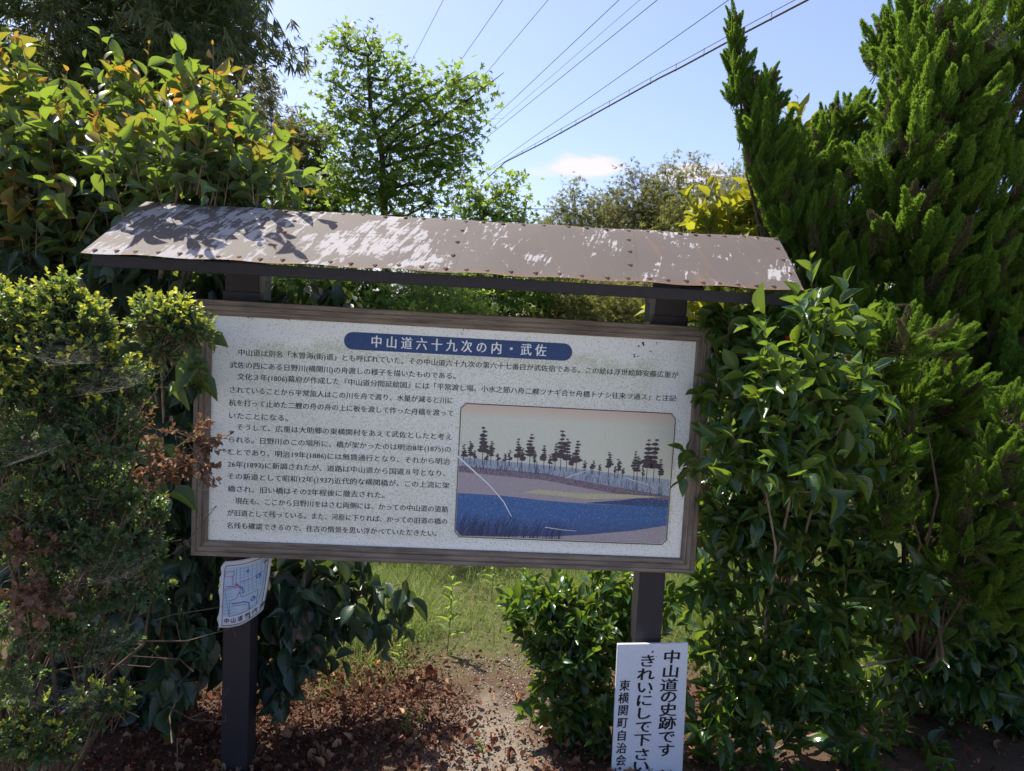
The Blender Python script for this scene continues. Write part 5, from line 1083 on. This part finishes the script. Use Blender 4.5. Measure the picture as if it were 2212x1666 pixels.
for k, (c4, lab) in enumerate([([(40, 715, -.92), (230, 740, -.90), (220, 790, -.98), (60, 770, -1.0)], 'white cobweb between the two sunlit shrub tops'),
                               ([(170, 790, -.9), (340, 750, -.86), (330, 830, -.92), (150, 860, -.98)], 'cobweb stretched below the right sunlit shrub top'),
                               ([(0, 960, -.95), (150, 900, -.9), (140, 960, -.98), (0, 1010, -1.05)], 'dim cobweb at the left edge at mid height'),
                               ([(150, 1210, -.92), (340, 1160, -.88), (330, 1230, -.95), (130, 1280, -1.0)], 'cobweb across the shaded lower shrub'),
                               ([(180, 1360, -.9), (350, 1290, -.86), (300, 1370, -.92), (200, 1420, -1.0)], 'slanting cobweb under the lower shrub tier'),
                               ([(0, 1430, -.95), (260, 1480, -.88), (220, 1540, -.95), (0, 1520, -1.0)], 'thin cobweb near the bottom left corner'),
                               ([(1850, 320, .25), (1940, 290, .25), (1930, 330, .2), (1860, 350, .2)], 'cobweb spanning the juniper near the notch'),
                               ([(2130, 20, .1), (2190, 60, .1), (2180, 120, .05), (2120, 90, .05)], 'cobweb near the top right corner of the juniper'),
                               ([(410, 1010, -.3), (470, 1030, -.25), (460, 1060, -.3), (390, 1050, -.35)], 'small cobweb on the dead leaves by the frame')]):
    q = [at(*p) for p in c4]; V = []; UVs = []; n_ = 10
    for j in range(n_+1):
        for i in range(n_+1):
            u, v = i/n_, j/n_; p = (q[3]*(1-u)+q[2]*u)*(1-v)+(q[0]*(1-u)+q[1]*u)*v; p = p-np.array([0, 0, .035*math.sin(math.pi*u)*math.sin(math.pi*v)*(1+.5*math.sin(7*u+k))])
            V.append(p); UVs.append((u, v))
    F = [(j*(n_+1)+i, j*(n_+1)+i+1, (j+1)*(n_+1)+i+1, (j+1)*(n_+1)+i) for j in range(n_) for i in range(n_)]
    o = MB().add(V, F, UVs).build('cobweb', M_WEB, None, True); tag(o, lab, 'cobweb', None)
    mb = MB()
    for j in range(20):
        ua, ub = rng.uniform(-.05, 1.05), rng.uniform(-.05, 1.05); va, vb = rng.uniform(-.1, .2), rng.uniform(.8, 1.1)
        if j % 3: ua, va, ub, vb = va, ua, vb, ub*.4+ua*.6
        f_ = lambda u, v: (q[3]*(1-u)+q[2]*u)*(1-v)+(q[0]*(1-u)+q[1]*u)*v+np.array([0, .01*math.sin(j), -.03*math.sin(math.pi*min(max(u, 0), 1))*math.sin(math.pi*min(max(v, 0), 1))])
        P3 = [f_(ua+(ub-ua)*e, va+(vb-va)*e) for e in (0, .33, .66, 1)]; w = .000035
        for e in range(3): mb.add([P3[e]-[0, 0, w], P3[e+1]-[0, 0, w], P3[e+1]+[0, 0, w], P3[e]+[0, 0, w]], [(0, 1, 2, 3)])
    th = mb.build('silk_threads', M_SILK, o); th['kind'] = 'stuff'
# ------------------------------------------------------------------ overhead wires
M_WIRE = plain('grey_power_wire', (.07, .075, .085), .5, .1)
FAR = []
def at_h(px, py, h): return at(px, py, Z=CAM[2]+h)
def src(x, y): return x*SO, y*SO
for k, (p0, p1, h, r, lab) in enumerate([((982, 0), (894, 170), 7.5, .006, 'leftmost thin power wire ending above the deciduous tree'), ((1114, 0), (997, 168), 7.5, .007, 'second power wire from the left'), ((1214, 0), (1073, 167), 7.5, .007, 'third power wire from the left, over the tree\'s right crown'),
                                        ((1371, 0), (1066, 287), 6.2, .0075, 'fourth wire, leftmost of the close group of three'), ((1417, 0), (1076, 295), 6.0, .0045, 'thinnest wire, middle of the close group of three'), ((1456, 0), (1059, 320), 5.8, .0075, 'sixth wire, rightmost of the close group of three'),
                                        ((1614, 0), (1059, 390), 5.0, .007, 'seventh wire just above the bundled cable')]):
    a = at_h(*src(*p0), h); b = at_h(*src(*p1), h); d = (b-a)
    dh = d/np.linalg.norm(d[:2]); far = a+dh*(58-a[1])/dh[1]; FAR.append(far); P = [a-dh*16, a, b, far]
    o = MB().tube(P, r, 6).build('power_wire', M_WIRE, None, True); tag(o, lab, 'wire', 'overhead wires')
hb = 4.4
cp = [at_h(*src(*p), hb) for p in ((1950, -90), (1788, 0), (1650, 72), (1508, 149), (1460, 173), (1300, 262), (1200, 318), (1119, 359))]
cp = [cp[0]+(cp[0]-cp[1])/np.linalg.norm(cp[0]-cp[1])*14]+cp
cab = empty('telephone_cable', cp[-1], 'thick cable lashed under its carrier wire by small spacer clips', 'cable', 'overhead wires')
MB().tube(cp+[at_h(*src(1066, 407), hb*.93)], .016, 8).build('cable', M_WIRE, cab, True)
cp2 = [p+np.array([0, 0, .085]) for p in cp[:-1]]+[cp[-1]+np.array([0, 0, .02])]
MB().tube(cp2+[at_h(*src(1050, 395), hb*.98)], .006, 6).build('carrier_wire', M_WIRE, cab, True)
Ls = [0]
for a, b in zip(cp[:-1], cp[1:]): Ls.append(Ls[-1]+np.linalg.norm(b-a))
for k in range(34):
    s = (k+.5)/34*Ls[-1]*.97; j = max(i for i in range(len(Ls)-1) if Ls[i] <= s); f = (s-Ls[j])/(Ls[j+1]-Ls[j]); p = cp[j]*(1-f)+cp[j+1]*f; q = cp2[j]*(1-f)+cp2[j+1]*f
    MB().tube([p-[0, 0, .03], q+[0, 0, .012]], .005, 5).build('spacer_clip', M_WIRE, cab)
a = at(940, 446, 30); b = at(1260, 452, 30); o = MB().tube([a-[12, 0, .3], a, (a+b)/2-[0, 0, .05], b, b+[14, 0, .2]], .02, 5).build('power_wire', M_WIRE, None, True); tag(o, 'short level wire low over the horizon between the trees', 'wire', 'overhead wires')
p = at(983, 432, 30); o = MB().tube([(p[0], p[1], -.1), (p[0], p[1], p[2])], [.09, .06], 8).build('utility_pole', M_STRIP, None, True); tag(o, 'slim distant pole seen through the low green tree', 'pole')
FAR = np.array(FAR); px_, py_ = FAR[:, 0].mean(), 58.3
pole = empty('utility_pole', (px_, py_, -.1), 'far grey utility pole behind the trees where the wires meet', 'pole')
MB().tube([(px_, py_, -.1), (px_, py_, 10.2)], [.16, .11], 10).build('pole_shaft', M_STRIP, pole, True)
for z in sorted(set(np.round(FAR[:, 2], 2))):
    xs = FAR[np.abs(FAR[:, 2]-z) < .02][:, 0]; MB().box((min(xs.min(), px_)-.2, py_-.35, z-.14), (max(xs.max(), px_)+.2, py_-.25, z-.02)).build('cross_arm', M_STRIP, pole)
# ------------------------------------------------------------------ split leaves into picked-apart parts and the joined rest
def finalize():
    cell = 6; GX, GY = 2212//cell+3, 1666//cell+3; zb = np.full((GY, GX), 1e9); info = []
    for g in REG:
        d = g['d']; c = d['P']+unit(d['A'])*d['S'][:, 1:2]*.5; rel = c-CAM; dep = rel@FW; ok = dep > .3
        px = 1106+1534*(rel@RT)/np.where(ok, dep, 1); py = 833-1534*(rel@UP)/np.where(ok, dep, 1)
        ix = (px/cell).astype(int)+1; iy = (py/cell).astype(int)+1; ins = ok & (px > 0) & (px < 2212) & (py > 0) & (py < 1666)
        behind = (c[:, 1] > 0) & (px > 440) & (px < 1505) & (py > 670) & (py < 1215)
        behind |= (c[:, 1] > .1) & (px > 200) & (px < 1680) & (py > 440+(px-300)*.07) & (py < 560+(px-170)*.05)
        ins &= ~behind
        rad = np.clip((d['S'][:, 1]*1534/np.where(ok, dep, 1)/cell*.22).astype(int), 0, 2)
        for dx in (-1, 0, 1):
            for dy in (-1, 0, 1):
                mm = ins & ((rad > 0) | ((dx == 0) & (dy == 0)))
                np.minimum.at(zb, (np.clip(iy[mm]+dy, 0, GY-1), np.clip(ix[mm]+dx, 0, GX-1)), dep[mm])
        info.append((ins, ix, iy, dep))
    for g, (ins, ix, iy, dep) in zip(REG, info):
        d = g['d']; n = len(dep); vis = ins.copy(); vis[ins] = dep[ins] <= zb[iy[ins], ix[ins]]+.02
        size = d['S'][:, 1]*1534/np.maximum(dep, .3)*SO**-1
        score = np.where(vis & (size > g['min_px']), size, 0); order = np.argsort(-score)[:g['keep']]; order = order[score[order] > 0]
        top = np.zeros(n, bool); top[order] = True
        R = frames(d['A'], d['N']); root = g['root']; rl = np.array(root.location)
        merge_many('foliage', g['t'], d['P'][~top], R[~top], d['S'][~top], d['LC'][~top], g['mat'], root, 'stuff', g['smooth'])
        cache = {}
        for i in order:
            lc = d['LC'][i]; key = (int(rng.integers(0, len(g['t']))), round(lc[0]*3)/3, round(lc[1]*4)/4, round(lc[2]*2)/2)
            if key not in cache:
                V0, F0, U0 = g['t'][key[0]]; me = npmesh('leaf', V0, F0, U0, np.tile(key[1:], (len(V0), 1)), g['smooth']); me.materials.append(g['mat']); cache[key] = me
            o = bpy.data.objects.new(g['piece'], cache[key]); COL.objects.link(o); o.parent = root
            Mx = Matrix((R[i]*d['S'][i][None]).tolist()).to_4x4(); Mx.translation = Vector((d['P'][i]-rl).tolist()); o.matrix_local = Mx
finalize()
# children parented to parts sit in world coordinates already
for o in list(bpy.data.objects):
    if '_part' in o: del o['_part']
